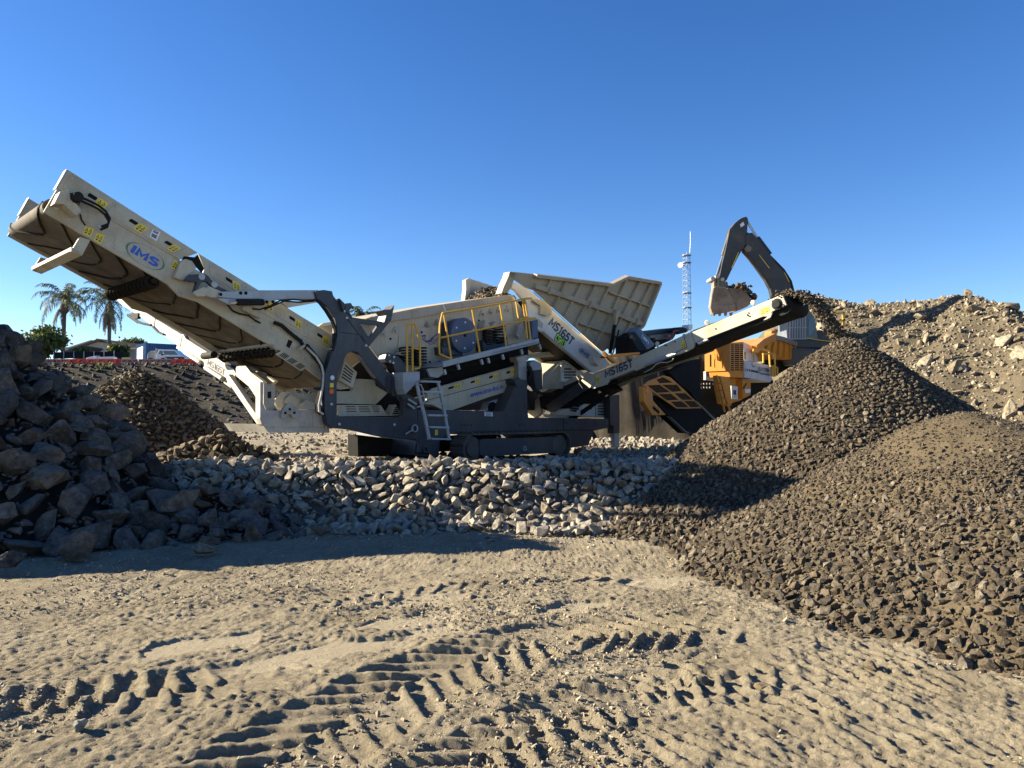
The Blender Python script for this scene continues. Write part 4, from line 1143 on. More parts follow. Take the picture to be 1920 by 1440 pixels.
MB().torus(FM.W(zJ((250, 625)), .0)[0], YV, .07, .02).build('towing_shackle', M_navy, chs, smooth=True)
plate('jack_leg', chs, zJ((1762, 180), (1840, 175), (1842, 490), (1790, 492), (1790, 430), (1762, 425)), .25, .25, M_navy, bevel=.012)
plate('jack_foot', chs, zJ((1800, 492), (1838, 492), (1842, 605), (1800, 608)), .30, .15, M_galv)
tl0 = FM.W(zJ((490, 500), (1362, 505), (1362, 722), (480, 722)), -.05)
lx0, lx1 = tl0[0].x, tl0[1].x; ztop = tl0[0].z; zbot = -0.06; zr = (ztop - zbot) / 2; zc = (ztop + zbot) / 2
def crawler(w0, w1):
    tk = MB().prism([Vector((lx0 + .75, w0 + .1, zc - .22)), Vector((lx1 - .55, w0 + .1, zc - .22)), Vector((lx1 - .45, w0 + .1, zc + .05)), Vector((lx1 - .55, w0 + .1, ztop - .13)), Vector((lx0 + .75, w0 + .1, ztop - .13))], YV * (w1 - w0 - .2)).build('crawler_track', M_navy, scr, .012)
    per = 2 * (lx1 - lx0 - 2 * zr) + 2 * math.pi * zr
    nsh = 44
    for k in range(nsh):
        s = per * k / nsh; Ls = lx1 - lx0 - 2 * zr
        if s < Ls: p = Vector((lx0 + zr + s, 0, ztop)); a = 0
        elif s < Ls + math.pi * zr: t = (s - Ls) / zr; p = Vector((lx1 - zr + zr * math.sin(t), 0, zc + zr * math.cos(t))); a = t
        elif s < 2 * Ls + math.pi * zr: p = Vector((lx1 - zr - (s - Ls - math.pi * zr), 0, zbot)); a = math.pi
        else: t = (s - 2 * Ls - math.pi * zr) / zr; p = Vector((lx0 + zr - zr * math.sin(t), 0, zc - zr * math.cos(t))); a = math.pi + t
        rot = Matrix.Rotation(a, 3, 'Y')
        mb = MB().box(p + YV * ((w0 + w1) / 2), (per / nsh * .93, w1 - w0, .045), rot)
        mb.box(p + rot @ Vector((-.05, 0, .04)) + YV * ((w0 + w1) / 2), (.03, (w1 - w0) * .96, .05), rot)
        mb.build('track_shoe', M_track, tk)
    MB().lathe(Vector((lx0 + zr, w0 + .06, zc)), YV, [(0, .12), (.0, zr * .55), (.05, zr * .60), (.06, zr * .86), (w1 - w0 - .12, zr * .86)], 28).build('idler_wheel', M_track, tk, smooth=True)
    MB().lathe(Vector((lx1 - zr, w0 + .08, zc)), YV, [(0, .2), (.02, zr * .8), (w1 - w0 - .2, zr * .8)], 24).build('drive_sprocket', M_track, tk, smooth=True)
    MB().prism([Vector((lx0 + .62, w0 + .08, zc - .16)), Vector((lx0 + .8, w0 + .08, zc - .2)), Vector((lx0 + .8, w0 + .08, ztop - .12)), Vector((lx0 + .62, w0 + .08, ztop - .16))], YV * .2).build('tension_housing', M_navy, tk, .01)
    MB().torus(Vector(((lx0 + lx1) / 2 + .25, w0 + .09, zc - .05)), YV, .06, .02).build('tow_eye', M_worn, tk, smooth=True)
M_track = paint('track_steel', (0.085, 0.075, 0.066), 0.6, 0.5, (0.16, 0.13, 0.10), 0.35, 0.3)
crawler(-.42, .10); crawler(2.5, 3.04)

# ---- screen box
top_l = [(594, 612), (640, 598)] + zC((660, 165)) + zD((410, 315), (870, 257))
sb_pts = [(600, 612)] + zC((620, 175)) + zD((0, 392), (410, 330), (880, 268), (985, 420), (1050, 470), (1050, 660)) + zD((250, 905)) + zC((1000, 720), (830, 690), (640, 430), (500, 300), (330, 330))
sbx = plate('screen_box', scr, sb_pts, .72, .06, M_cream, bevel=.01)
MB().prism([p + YV * 1.6 for p in FM.W(sb_pts, .72)], YV * .06).build('far_screen_side', M_cream_in, sbx, .01)
capf = zC((600, 185), (660, 165), (1056, 86)) + zD((410, 313), (865, 253), (880, 292), (0, 462)) + zC((800, 208), (640, 235))
plate('dust_cover', sbx, capf, .62, .08, M_cream_in, bevel=.01)
cf = FM.W(zC((600, 180), (660, 160)) + zD((410, 311), (865, 251)), .66)
MB().add(cf + [p + YV * 1.62 + Vector((0, 0, .05)) for p in cf], [(0, 1, 5, 4), (1, 2, 6, 5), (2, 3, 7, 6)]).build('dust_cover_sheet', M_cream_in, sbx)
a_, b_ = FM.W(zC((1300, 55), (1322, 108)), .615); MB().bar(a_, b_, .01, .03).build('cover_strap', M_paper, sbx)
plate('rubber_curtain', sbx, [(588, 618), (606, 606), (640, 600), (660, 612), (640, 690), (610, 650)], 1.1, .1, M_cream_in)
for q in zC((760, 318), (862, 293), (1150, 240), (1242, 222)) + zD((92, 528), (180, 514), (590, 428), (665, 412), (740, 398), (818, 388)):
    c_ = FM.W([q], .72)[0]
    mb = MB().prism([c_ + Vector((-.1, -.03, -.05)), c_ + Vector((.1, -.03, -.05)), c_ + Vector((.0, -.03, .12))], YV * .03)
    mb.tube([c_ - YV * .09, c_], .03, 8); mb.build('deck_bolt', M_worn, sbx)
for q in zC((825, 362), (775, 630), (1180, 570), (1262, 570)) + zD((565, 485), (630, 470), (700, 460), (50, 590), (205, 855)):
    MB().lathe(FM.W([q], .72)[0], -YV, [(0, .03), (.016, .03)], 8).build('bolt', M_void, sbx)
plate('reinforcing_plate', sbx, zD((600, 465), (760, 430), (860, 610), (700, 640), (600, 600)), .70, .02, M_cream)
plate('reinforcing_plate', sbx, zC((905, 330), (1090, 380), (1140, 470), (960, 500), (890, 490)), .69, .03, M_cream)
plate('corner_plate', sbx, zD((860, 290), (975, 420), (985, 600), (910, 620), (880, 430)), .70, .02, M_cream_in)
# eccentric drive guard
dc = FM.W(zD((440, 618)), .30)[0]; dr = (FM.W(zD((440, 460)), .30)[0].z - dc.z)
dm = MB().lathe(dc, YV, [(0, dr * .9), (.02, dr), (.36, dr), (.40, dr * .95)], 40).build('drive_guard', M_blue, sbx, smooth=True)
for t in range(6):
    a = .5 + t * math.pi / 3; MB().lathe(dc + Vector((math.cos(a) * dr * .74, 0, math.sin(a) * dr * .74)), -YV, [(0, .028), (.02, .02)], 8).build('guard_bolt', M_paper, sbx)
MB().lathe(dc, -YV, [(0.001, .05), (.006, .05)], 12).build('guard_hole', M_void, sbx)
plate('motor_mount', sbx, zD((270, 500), (380, 470), (380, 760), (300, 760), (250, 720), (265, 600)), .48, .3, M_navy, bevel=.02)
plate('motor_mount', sbx, zD((230, 720), (420, 770), (420, 800), (240, 790)), .40, .4, M_navy)
def spring(cx, cy, fn, wdt, hgt, w):
    c0, c1, e = FM.W(fn((cx, cy - hgt / 2), (cx, cy + hgt / 2), (cx + wdt / 2, cy)), w)
    mb = MB(); nt = 6; rr = abs(c0.z - c1.z) / nt
    R_ = rr * 2.2
    pts = []
    for k in range(nt * 14 + 1):
        t = k / (nt * 14); a = t * nt * 2 * math.pi
        pts.append(c1.lerp(c0, t) + Vector((math.cos(a) * R_, math.sin(a) * R_, 0)))
    mb.tube(pts, rr * .32, 7)
    mb.build('coil_spring', M_black, sbx, smooth=True)
spring(655, 625, zD, 80, 150, .42); spring(745, 610, zD, 80, 150, .42); spring(960, 510, zC, 70, 150, .45); spring(1090, 520, zC, 70, 160, .45)
plate('spring_seat', sbx, zD((600, 660), (610, 760), (830, 720), (820, 630), (790, 690), (640, 705)), .38, .3, M_navy, bevel=.01)
plate('spring_hood', sbx, zD((610, 560), (625, 480), (680, 540), (720, 490), (790, 540), (770, 580), (700, 575)), .40, .25, M_cream, bevel=.01)
plate('spring_seat', sbx, zC((790, 500), (810, 485), (900, 520), (960, 580), (1000, 700), (870, 660), (850, 590), (790, 575), (778, 540)), .36, .3, M_navy, bevel=.015)
plate('spring_hood', sbx, zC((900, 500), (960, 430), (1010, 440), (960, 520)), .42, .2, M_cream)
for q in zC((812, 508), (856, 525), (850, 578), (820, 565)): MB().lathe(FM.W([q], .36)[0], -YV, [(0, .03), (.015, .03)], 8).build('bolt', M_bolt, sbx)
plate('spring_seat', sbx, zC((1130, 640), (1180, 600), (1300, 600), (1310, 690), (1200, 730), (1140, 720)), .30, .3, M_navy, bevel=.015)
plate('end_upright', sbx, zD((1045, 490), (1098, 475), (1098, 640), (1045, 650)), .1, .25, M_blue, bevel=.01)
plate('lever_plate', sbx, zD((930, 540), (965, 500), (975, 600), (930, 650), (905, 610)), .40, .1, M_worn)
# small purple emblem of a bucket with lines beside the drive
em = [FM.W(zD(*p), .715) for p in ([(52, 618), (88, 612), (85, 650), (62, 655)], [(60, 632), (80, 628), (78, 645), (66, 648)])]
MB().prism(em[0], YV * .003, [em[1]]).build('emblem', M_purple, sbx)
for run in ([(65, 655), (95, 680), (130, 675), (160, 630), (195, 605)], [(80, 665), (100, 672), (128, 664), (150, 632)]):
    p = FM.W(zD(*run), .71)
    mb = MB()
    for i in range(len(p) - 1): mb.bar(p[i], p[i + 1], .004, .026)
    mb.build('emblem', M_purple, sbx)
for k in range(4):
    p = FM.W(zD((92 + 8 * k, 668 + 13 * k), (200 - 6 * k, 645 + 13 * k)), .712); MB().bar(p[0], p[1], .003, .012).build('emblem_line', M_purple, sbx)

# ---- dark underside hopper of the screen
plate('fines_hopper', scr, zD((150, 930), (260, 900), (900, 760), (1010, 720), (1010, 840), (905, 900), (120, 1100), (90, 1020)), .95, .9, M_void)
# ---- walkway with handrail
wk = plate('walkway', scr, zD((243, 852), (1105, 645), (1113, 690), (250, 905)), -.42, .06, M_galv, bevel=.006)
dk = FM.W(zD((245, 880), (1110, 668)), -.42)
MB().prism([dk[0], dk[1], dk[1] - Vector((0, 0, .05)), dk[0] - Vector((0, 0, .05))], YV * .95).build('walkway_deck', M_galv, wk)
for q in (zD((250, 890), (1113, 690)),):
    pass
for x, y in ((375, 880), (585, 835), (645, 822), (775, 790), (945, 745), (252, 925), (1108, 700)):
    p = FM.W(zD((x, y), (x + 12, y + 45)), -.38); MB().bar(p[0], p[1], .06, .06).build('deck_bracket', M_galv, wk)
plate('deck_gusset', wk, zD((100, 920), (240, 900), (250, 960), (200, 1000), (130, 990)), .1, .08, M_galv)
plate('deck_beam', wk, zD((250, 905), (1010, 735), (1010, 765), (330, 945), (260, 945)), .2, .1, M_void)
rails = [zD((238, 418), (505, 376), (755, 332), (965, 291), (1040, 284)), zD((222, 640), (560, 570), (800, 520), (1080, 464)), zD((238, 418), (216, 520), (208, 700), (212, 785), (318, 832)), zD((250, 420), (282, 610), (318, 832)),
         zD((505, 376), (540, 575), (574, 772)), zD((755, 332), (785, 520), (812, 712)), zD((957, 292), (985, 470), (1002, 650)), zD((978, 290), (1010, 480), (1030, 652)), zD((900, 300), (912, 400), (922, 472), (1075, 462))]
for run in rails: tubes('handrail', wk, [run], -.40, .026, M_yrail)
# ---- ladder and its yellow hoops
ld = plate('ladder', scr, zC((940, 662), (1090, 656), (1092, 752), (1060, 760), (962, 862), (942, 800)), -.25, .45, M_galv, bevel=.01)
for run in (zC((1062, 752), (1082, 860), (1130, 1040), (1175, 1262)), zC((1252, 745), (1280, 860), (1312, 1020), (1352, 1262))):
    p = FM.W(run, -.62); mb = MB()
    for i in range(len(p) - 1): mb.bar(p[i], p[i + 1], .05, .07, (1, 0, 0))
    mb.build('ladder_rail', M_galv, ld)
for x0, x1, y in ((1078, 1255, 745), (1098, 1280, 838), (1125, 1298, 943), (1150, 1318, 1048), (1165, 1335, 1155), (1178, 1350, 1260)):
    p = FM.W(zC((x0, y), (x1, y + 4)), -.62); MB().bar(p[0], p[1], .20, .045).build('ladder_step', M_galv, ld)
tubes('grab_handle', ld, [zC((1075, 775), (1100, 775), (1118, 815), (1135, 925), (1110, 965), (1070, 975))], -.66, .02, M_galv)
plate('warning_plate', ld, zC((1228, 1180), (1253, 1178), (1253, 1228), (1228, 1230)), -.1, .005, M_stick)
for run in (zC((975, 240), (976, 660)), zC((975, 238), (1000, 228), (1045, 224), (1062, 280)), zC((1022, 226), (1026, 652)), zC((1046, 226), (1070, 310), (1092, 400), (1094, 600), (1085, 625), (1040, 632)), zC((1020, 440), (1090, 455))):
    tubes('ladder_hoop', ld, [run], -.35, .026, M_yrail)

# ---- lower collecting conveyor with the web address
lc = plate('collecting_conveyor', scr, zD((95, 1205), (105, 1130), (150, 1095), (905, 888), (912, 1095), (640, 1180), (330, 1292), (240, 1290)), .50, .08, M_cream, bevel=.01)
LQ = quad_w(zD((150, 1095), (905, 888), (900, 990), (100, 1200)), .50)
for i, (u0, u1) in enumerate(((.06, .34), (.345, .555), (.56, .77), (.775, .985))):
    MB().prism([lerpq(LQ, u0, .1) - YV * .001, lerpq(LQ, u1, .1) - YV * .001, lerpq(LQ, u1, .9) - YV * .001, lerpq(LQ, u0, .9) - YV * .001], -YV * .01).build('guard_panel', M_cream, lc, .004)
    d = u1 - u0
    slot_on(lc, LQ, u0 + d * .45, u0 + d * .68, .42, .10, M_void, 'guard_slot', Vector((0, -.0145, 0)), .003)
    sticker(lc, LQ, u0 + d * .70, u0 + d * .95, .22, .62, Vector((0, -.0165, 0)))
p = FM.W(zD((492, 1176), (786, 1094), (488, 1132)), .49)
text_part('www.ims-ltd.ie', 'web_address', M_blue_ink, lc, p[0], p[1], p[2], .12, .018)
a_, b_ = FM.W(zD((100, 1203), (900, 992)), .497); MB().bar(a_, b_, .004, .014).build('panel_seam', M_void, lc)
MB().prism([q + YV * .15 for q in FM.W(zD((200, 1180), (900, 960), (905, 1060), (330, 1260)), .5)], YV * 1.0).build('belt', M_black, lc)
plate('tail_disc', lc, zD((640, 1290), (660, 1220), (700, 1200), (790, 1185), (830, 1220), (800, 1290)), .62, .3, M_galv)
MB().lathe(FM.W(zD((690, 1270)), .6)[0], YV, [(0, .17), (.02, .17)], 20).build('tail_opening', M_void, lc)

# ---- support post and valve gear in the middle
po = plate('support_post', scr, zJ((890, 316), (1005, 62), (1085, 60), (1088, 318)), .15, .5, M_navy, bevel=.01)
plate('post_cylinder', po, zX((255, 300), (380, 290), (385, 590), (300, 590), (265, 540)), .3, .2, M_galv, bevel=.02)
plate('post_head', po, zX((225, 240), (400, 200), (420, 260), (370, 300), (250, 310)), .25, .3, M_worn, bevel=.01)
plate('post_collar', po, zX((200, 560), (390, 580), (400, 670), (240, 690), (205, 620)), .12, .4, M_navy, bevel=.01)
for k in range(5):
    tubes('valve_hose', po, [zX((390 + 12 * k, 380), (440 + 8 * k, 480), (400 + 22 * k, 600), (470 + 10 * k, 720), (560 + 30 * k, 780 + 8 * k), (790, 770 + 12 * k))], .1 + .04 * k, .022, M_black)
plate('valve_block', po, zX((420, 330), (500, 280), (600, 330), (615, 420), (470, 440)), .5, .3, M_galv, bevel=.01)
plate('side_tank', po, zX((460, 430), (615, 395), (620, 720), (470, 750)), .7, .5, M_navy, bevel=.015)

# ---- power unit
pu = plate('power_unit', scr, zX((620, 500), (720, 500), (880, 320), (900, 290), (1220, 480), (1200, 700), (620, 720)), 1.1, 1.0, M_cream_in, bevel=.01)
plate('sloped_hood', pu, zX((615, 495), (860, 290), (890, 300), (720, 505)), 1.06, .05, M_cream_in)
pf = plate('perforated_panel', pu, zX((900, 310), (945, 280), (1235, 465), (1200, 610), (905, 610)), 1.0, .09, M_white, bevel=.008)
for r_i, (y, n_) in enumerate(((415, 7), (462, 11), (503, 11), (545, 8))):
    for k in range(n_):
        p = FM.W(zX((948 + k * 16, y - 14), (948 + k * 16, y + 14)), .995); MB().bar(p[0], p[1], .006, .032, (1, 0, 0)).build('vent_slot', M_void, pu)
for q in zX((938, 335), (995, 348), (1115, 425), (922, 452)): MB().lathe(FM.W([q], 1.0)[0], -YV, [(0, .02), (.008, .02)], 8).build('bolt', M_void, pu)
dr_ = plate('engine_door', scr, zX((1150, 1010), (1350, 860), (1610, 790), (1612, 1150), (1150, 1115)), .55, 1.2, M_white, bevel=.01)
for y in (900, 925, 968, 1010, 1053, 1095):
    for k in range(6):
        p = FM.W(zX((1450 + k * 17, y - 13), (1450 + k * 17, y + 13)), .545); MB().bar(p[0], p[1], .006, .036, (1, 0, 0)).build('vent_slot', M_void, dr_)
for (x0, y0, x1, y1) in ((1090, 965, 1170, 975), (1020, 1000, 1160, 1018), (1040, 1030, 1130, 1045), (1300, 1005, 1355, 1012), (1250, 925, 1330, 930)):
    p = FM.W(zX((x0, y0), (x1, y1)), .545); MB().bar(p[0], p[1], .006, .05).build('louvre_slot', M_void, dr_)
p = FM.W(zX((1415, 830), (1415, 1140)), .545); MB().bar(p[0], p[1], .006, .02, (1, 0, 0)).build('door_gap', M_void, dr_)
MB().lathe(FM.W(zX((1575, 965)), .55)[0], -YV, [(0, .07), (.03, .06)], 12).build('door_lock', M_black, dr_)

# ---- box added on the far side to block low sun under the screen
MB().box((3.4, 2.62, 2.05), (5.6, .5, 1.4)).build('sun_blocker', M_navy, scr, .02)
# ---- feed conveyor and hopper
fc = plate('feed_conveyor', scr, zD((830, 175), (850, 150), (890, 140), (1000, 190)) + zE((600, 850), (650, 920), (520, 985), (478, 975), (80, 645)) + zD((1085, 560), (1010, 500), (1000, 330), (955, 290), (895, 215)), .45, .10, M_white, bevel=.01)
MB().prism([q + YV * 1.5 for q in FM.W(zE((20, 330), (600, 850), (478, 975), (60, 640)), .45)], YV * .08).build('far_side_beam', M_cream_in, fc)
MB().prism([q + YV * .12 for q in FM.W(zE((20, 360), (600, 880), (490, 960), (60, 620)), .45)], YV * 1.34).build('belt', M_black, fc)
a_, b_ = FM.W(zE((0, 305), (590, 835)), .445); MB().bar(a_, b_, .006, .02).build('side_seam', M_void, fc)
a_, b_ = FM.W(zE((80, 640), (480, 972)), .44); MB().bar(a_, b_, .05, .05).build('lower_flange', M_cream_in, fc)
plate('belt_guard', fc, zE((0, 365), (90, 370), (140, 410), (160, 450), (152, 495), (115, 505), (60, 490), (60, 420), (0, 380)), .36, .08, M_cream, bevel=.01)
plate('access_hole', fc, zE((0, 530), (45, 530), (85, 570), (75, 610), (40, 590)), .444, .004, M_cream_in)
p = FM.W(zE((125, 575), (315, 755), (145, 515)), .44)
stroke_text('MS165T', 'model_lettering', M_navy_ink, fc, p[0], p[1], FM.W(zE((163, 517)), .44)[0], .21, .06, (0, -.003, 0))
cs = FM.W(zE((172, 712), (255, 785), (285, 715), (200, 645)), .44)
MB().prism([q - YV * .001 for q in cs], YV * .002).build('site_number_field', M_ink, fc)
p = FM.W(zE((180, 706), (256, 775), (204, 655)), .434)
stroke_text('CSH13', 'site_number', M_lime, fc, p[0], p[1], p[2], .19, .1, (0, -.003, 0))
ellipse_logo(fc, lambda q: FM.W(q, .45), zE((433, 822))[0], 13.5, 7.0, R(40), Vector((0, -.006, 0)))
plate('cylinder_lug', fc, zE((500, 840), (600, 840), (590, 900), (550, 930), (520, 900)), .25, .2, M_white, bevel=.01)
plate('cross_member', fc, zX((400, 190), (740, 150), (960, 170), (960, 215), (400, 255)), 1.2, .3, M_cream)
HZ0 = FM.W(zE((560, 780)), .4)[0].z; HZ1 = FM.W(zE((640, 235)), .0)[0].z
def HT(pts): return FM.tilt(pts, .42, HZ0, -.35, HZ1)
hn = Vector((0, -(HZ1 - HZ0), -.77)).normalized() * 1.0
hopper_poly = zD((845, 45), (1000, 60)) + zE((640, 237), (770, 174), (1052, 222), (905, 582), (625, 782), (585, 812), (0, 290)) + zD((985, 190), (900, 130), (850, 90))
hp_ = MB().prism(HT(hopper_poly), -hn * .03).build('feed_hopper', M_cream_in, scr)
rib = lambda nm, a, b_, w_=.07, d_=.10: (lambda p: MB().bar(p[0] + hn * d_ * .5, p[1] + hn * d_ * .5, w_, d_, hn).build(nm, M_cream_in, hp_, .006))(HT(zE(a, b_)))
for a_, b_ in (((135, 198), (90, 290)), ((265, 212), (165, 415)), ((393, 228), (255, 500)), ((510, 243), (345, 580)), ((622, 262), (425, 655)), ((778, 185), (520, 745)), ((890, 205), (640, 690)), ((990, 220), (740, 690))):
    rib('hopper_rib', a_, b_)
for a_, b_, w_ in (((0, 245), (640, 462), .14), ((640, 462), (905, 570), .14), ((625, 300), (972, 422), .04), ((370, 560), (742, 682), .04)):
    rib('hopper_rail', a_, b_, w_, .13)
for a_, b_ in (((0, 160), (640, 237)), ((640, 237), (770, 174)), ((770, 174), (1052, 222)), ((1052, 222), (905, 582)), ((905, 582), (625, 782))):
    rib('hopper_lip', a_, b_, .10, .16)
for q in ((110, 280), (450, 400), (845, 545)):
    p = HT(zE((q[0] + 8, q[1] - 30), (q[0] - 10, q[1] + 30))); MB().bar(p[0] + hn * .16, p[1] + hn * .16, .05, .08, hn).build('hinge_clip', M_cream_in, hp_, .01)
# the end flange of the near wall, the far wall and the load
ef = HT(zD((845, 45), (832, 90), (795, 170), (770, 240)))
MB().prism([ef[0], ef[1], ef[2], ef[3], ef[3] + Vector((.25, .0, .05)), ef[2] + Vector((.3, 0, 0)), ef[0] + Vector((.25, 0, 0))], YV * .25).build('end_flange', M_cream, hp_, .01)
fw = FM.W(zD((418, 308), (432, 200), (430, 122), (466, 104), (560, 130), (715, 182), (770, 240), (700, 300)), 2.25)
MB().prism(fw, YV * .08).build('far_wall', M_cream_in, hp_, .01)
fe = FM.W(zD((418, 308), (432, 200), (430, 122), (466, 104)), 2.2)
MB().prism([fe[0], fe[1], fe[2], fe[3], fe[3] + Vector((.05, 0, -.08)), fe[1] + Vector((.16, 0, 0)), fe[0] + Vector((.14, 0, 0))], -YV * .10).build('end_flange', M_cream, hp_, .01)
p = HT(zE((660, 440), (640, 560))); MB().bar(p[0] + hn * .22, p[1] + hn * .22, .12, .14, hn).build('cylinder_bracket', M_cream, hp_, .01)
p = HT(zE((640, 560), (590, 800))); MB().tube([p[0] + hn * .24, p[1] + hn * .3], .06, 10).build('hopper_cylinder', M_black, hp_, smooth=True)
p = HT(zE((655, 600), (630, 720), (605, 800), (560, 825), (505, 828))); MB().tube([q + hn * .34 for q in p], .025, 7).build('hopper_hose', M_black, hp_, smooth=True)
fr2 = HT(zE((905, 582), (625, 782)))
MB().prism([fr2[0], fr2[1], fr2[1] + YV * 2.2, fr2[0] + YV * 2.4 ], (0, 0, .04)).build('end_wall', M_cream_in, hp_)
tp = HT(zE((1052, 222), (905, 582)))
MB().add([tp[0], tp[1], tp[1] + YV * 1.9, tp[0] + YV * 2.7], [(0, 1, 2, 3)]).build('rear_wall', M_cream_in, hp_)
r_ = np.random.default_rng(5)
cc = FM.W(zD((655, 262)), 1.7)[0]
ang = r_.random(420) * 2 * np.pi; rad_ = np.sqrt(r_.random(420)) * 1.0
ps = np.stack([cc.x + .1 + np.cos(ang) * rad_ * .75, cc.y + np.sin(ang) * rad_ * .8, cc.z + .26 - .42 * rad_ ** 1.3 + r_.normal(0, .03, 420)], 1)
v, t, tn = merged_rocks(ps, .07 + .12 * r_.random(420), CHIPS, r_)
ld_ = bpy.data.objects.new('gravel_load', np_mesh('gravel_load', v, t, tn2, tn)); COL.objects.link(ld_)
ld_.location = FM.o; ld_.rotation_euler = (0, 0, FM.ang)
tag(ld_, 'heap of brown stone lying in the top of the feed hopper', 'gravel', kind='stuff')

# ---- near side conveyor (towards the viewer, right)
LN = FM.W(zE((480, 1080)), -.1)[0].x
def SW(pts, lx=0.0): return FM.L(pts, LN + lx)
def sp(name, parent, pts, lx, th, mat, bevel=.008): return MB().prism(SW(pts, lx), XV * th).build(name, mat, parent, bevel)
sc = sp('near_side_conveyor', scr, zE((410, 1060), (440, 1020), (480, 990), (505, 1000), (850, 862), (1330, 640)) + zQ((1110, 222), (1175, 415), (1165, 470), (1130, 515), (1040, 560), (870, 630), (800, 640), (270, 810), (265, 850), (110, 915)) + zE((860, 962), (640, 1052), (615, 1085), (500, 1122), (478, 1085)), 0, .07, M_cream)
sp('upper_frame', sc, zQ((1118, 225)) + zG((960, 620), (988, 690), (890, 735), (875, 768), (830, 768)) + zQ((1178, 415)), -.02, .08, M_cream)
sp('head_plate', sc, zG((830, 795), (895, 740), (880, 775), (850, 790)), -.03, .05, M_cream)
a_, b_ = SW(zE((640, 1050), (855, 962)), -.005); MB().bar(a_, b_, .006, .03).build('panel_seam', M_navy, sc)
a_, b_ = SW(zQ((270, 790), (860, 575)), -.005); MB().bar(a_, b_, .006, .02).build('panel_seam', M_void, sc)
a_, b_ = SW(zQ((860, 575), (1035, 485)), -.005); MB().bar(a_, b_, .006, .014).build('panel_seam', M_void, sc)
a_, b_ = SW(zQ((1035, 485), (985, 310)), -.005); MB().bar(a_, b_, .006, .014).build('panel_seam', M_void, sc)
p = SW(zE((606, 1028), (840, 935), (600, 965)), -.006)
stroke_text('MS165T', 'model_lettering', M_navy_ink, sc, p[0], p[1], p[2], .21, .06, (-.003, 0, 0))
for q in (zE((1245, 740), (1278, 715), (1293, 765), (1255, 785)), zE((530, 1022), (555, 1010), (562, 1055), (535, 1070))):
    sticker(sc, SW(q), 0, 1, 0, 1, Vector((-.008, 0, 0)))
sticker(sc, SW(zG((812, 722), (870, 695), (878, 735), (818, 762)), -.02), 0, 1, 0, 1, Vector((-.008, 0, 0)))
for q in zG((735, 745), (730, 762), (742, 768), (725, 757), (512, 852), (895, 665), (955, 640), (970, 690), (940, 675)) + zQ((640, 450), (670, 458), (825, 390)):
    MB().lathe(SW([q], -.02)[0], -XV, [(0, .022), (.01, .022)], 8).build('bolt', M_void, sc)
for q in (zQ((990, 285)),):
    MB().lathe(SW(q)[0], -XV, [(0, .06), (.03, .05)], 12).build('pivot_pin', M_galv, sc)
hc = SW(zG((925, 685)), -.02)[0]
MB().lathe(hc, -XV, [(0, .15), (.008, .15), (.02, .10), (.05, .09)], 18).build('head_bearing', M_black, sc)
# belt between the two side frames
bl = SW(zX((560, 1010)) + zE((520, 1080), (900, 930)) + zQ((1150, 505), (1500, 360)) + zG((860, 790)), 0)
tpp = SW(zG((965, 640)) + zQ((1110, 200)) + zE((1330, 640), (850, 862), (440, 1020)) + zX((540, 850)), 0)
hcx = SW(zG((952, 692)), 0)[0]
loop = [Vector((LN + .09, q.y, q.z)) for q in bl] + [Vector((LN + .09, hcx.y +   .24 * math.sin(t) * -1, hcx.z -   .24 * math.cos(t))) for t in np.linspace(.3, 2.9, 9)] + [Vector((LN + .09, q.y, q.z + .03)) for q in tpp]
MB().prism(loop, XV * .95).build('belt', M_black, sc, smooth=False)
MB().prism([q + XV * 1.1 for q in SW(zE((505, 1000), (850, 862), (1330, 640)) + zG((960, 620), (988, 690), (890, 735), (830, 768)) + zQ((1178, 415), (1130, 515), (800, 640)) + zE((640, 1052), (500, 1122)), 0)], XV * .07).build('far_side_frame', M_cream_in, sc)
MB().tube([Vector((LN + .10, hcx.y, hcx.z)), Vector((LN + 1.12, hcx.y, hcx.z))], .24, 24).build('head_drum', M_black, sc, smooth=True)
MB().tube([Vector((LN + 1.0, hcx.y, hcx.z)), Vector((LN + 1.35, hcx.y, hcx.z))], .14, 16).build('drive_motor', M_steel, sc, smooth=True)
p = SW(zQ((265, 815), (800, 620)), -.06); MB().tube(p, .055, 12).build('fold_cylinder', M_galv, sc, smooth=True)
p = SW(zQ((800, 620), (850, 605)), -.06); MB().tube(p, .04, 10).build('cylinder_eye', M_steel, sc, smooth=True)
for run in (zQ((270, 940), (400, 880), (480, 800), (560, 765), (680, 765), (770, 730), (795, 690)), zE((660, 1075), (700, 1080), (780, 1020), (850, 1010), (960, 960)), zQ((20, 1010), (200, 990), (420, 930), (640, 860))):
    MB().tube(SW(run, -.05), .018, 7).build('hydraulic_hose', M_black if run[0][0] < 1190 else M_worn, sc, smooth=True)
for q in zQ((505, 430), (1400, 45)) + zG((765, 675), (455, 810)):
    c_ = SW([q], .02)[0]; MB().lathe(c_, -XV, [(0, .07), (.02, .07), (.03, .04)], 16).build('idler_cap', M_worn, sc)
    MB().bar(c_ + XV * .02, c_ + XV * .02 - Vector((0, 0, .12)), .03, .04).build('idler_bracket', M_worn, sc)
fl = SW(zQ((1235, 415), (1405, 345), (1760, 430), (1540, 475), (1280, 440)), .0)
MB().prism([fl[0], fl[1], fl[1] + XV * 1.1, fl[0] + XV * 1.1], (0, 0, -.05)).build('belly_tray', M_cream_in, sc)
p = SW(zQ((1235, 420), (1410, 350)), -.03); MB().tube(p, .025, 8).build('tray_rail', M_paper, sc)
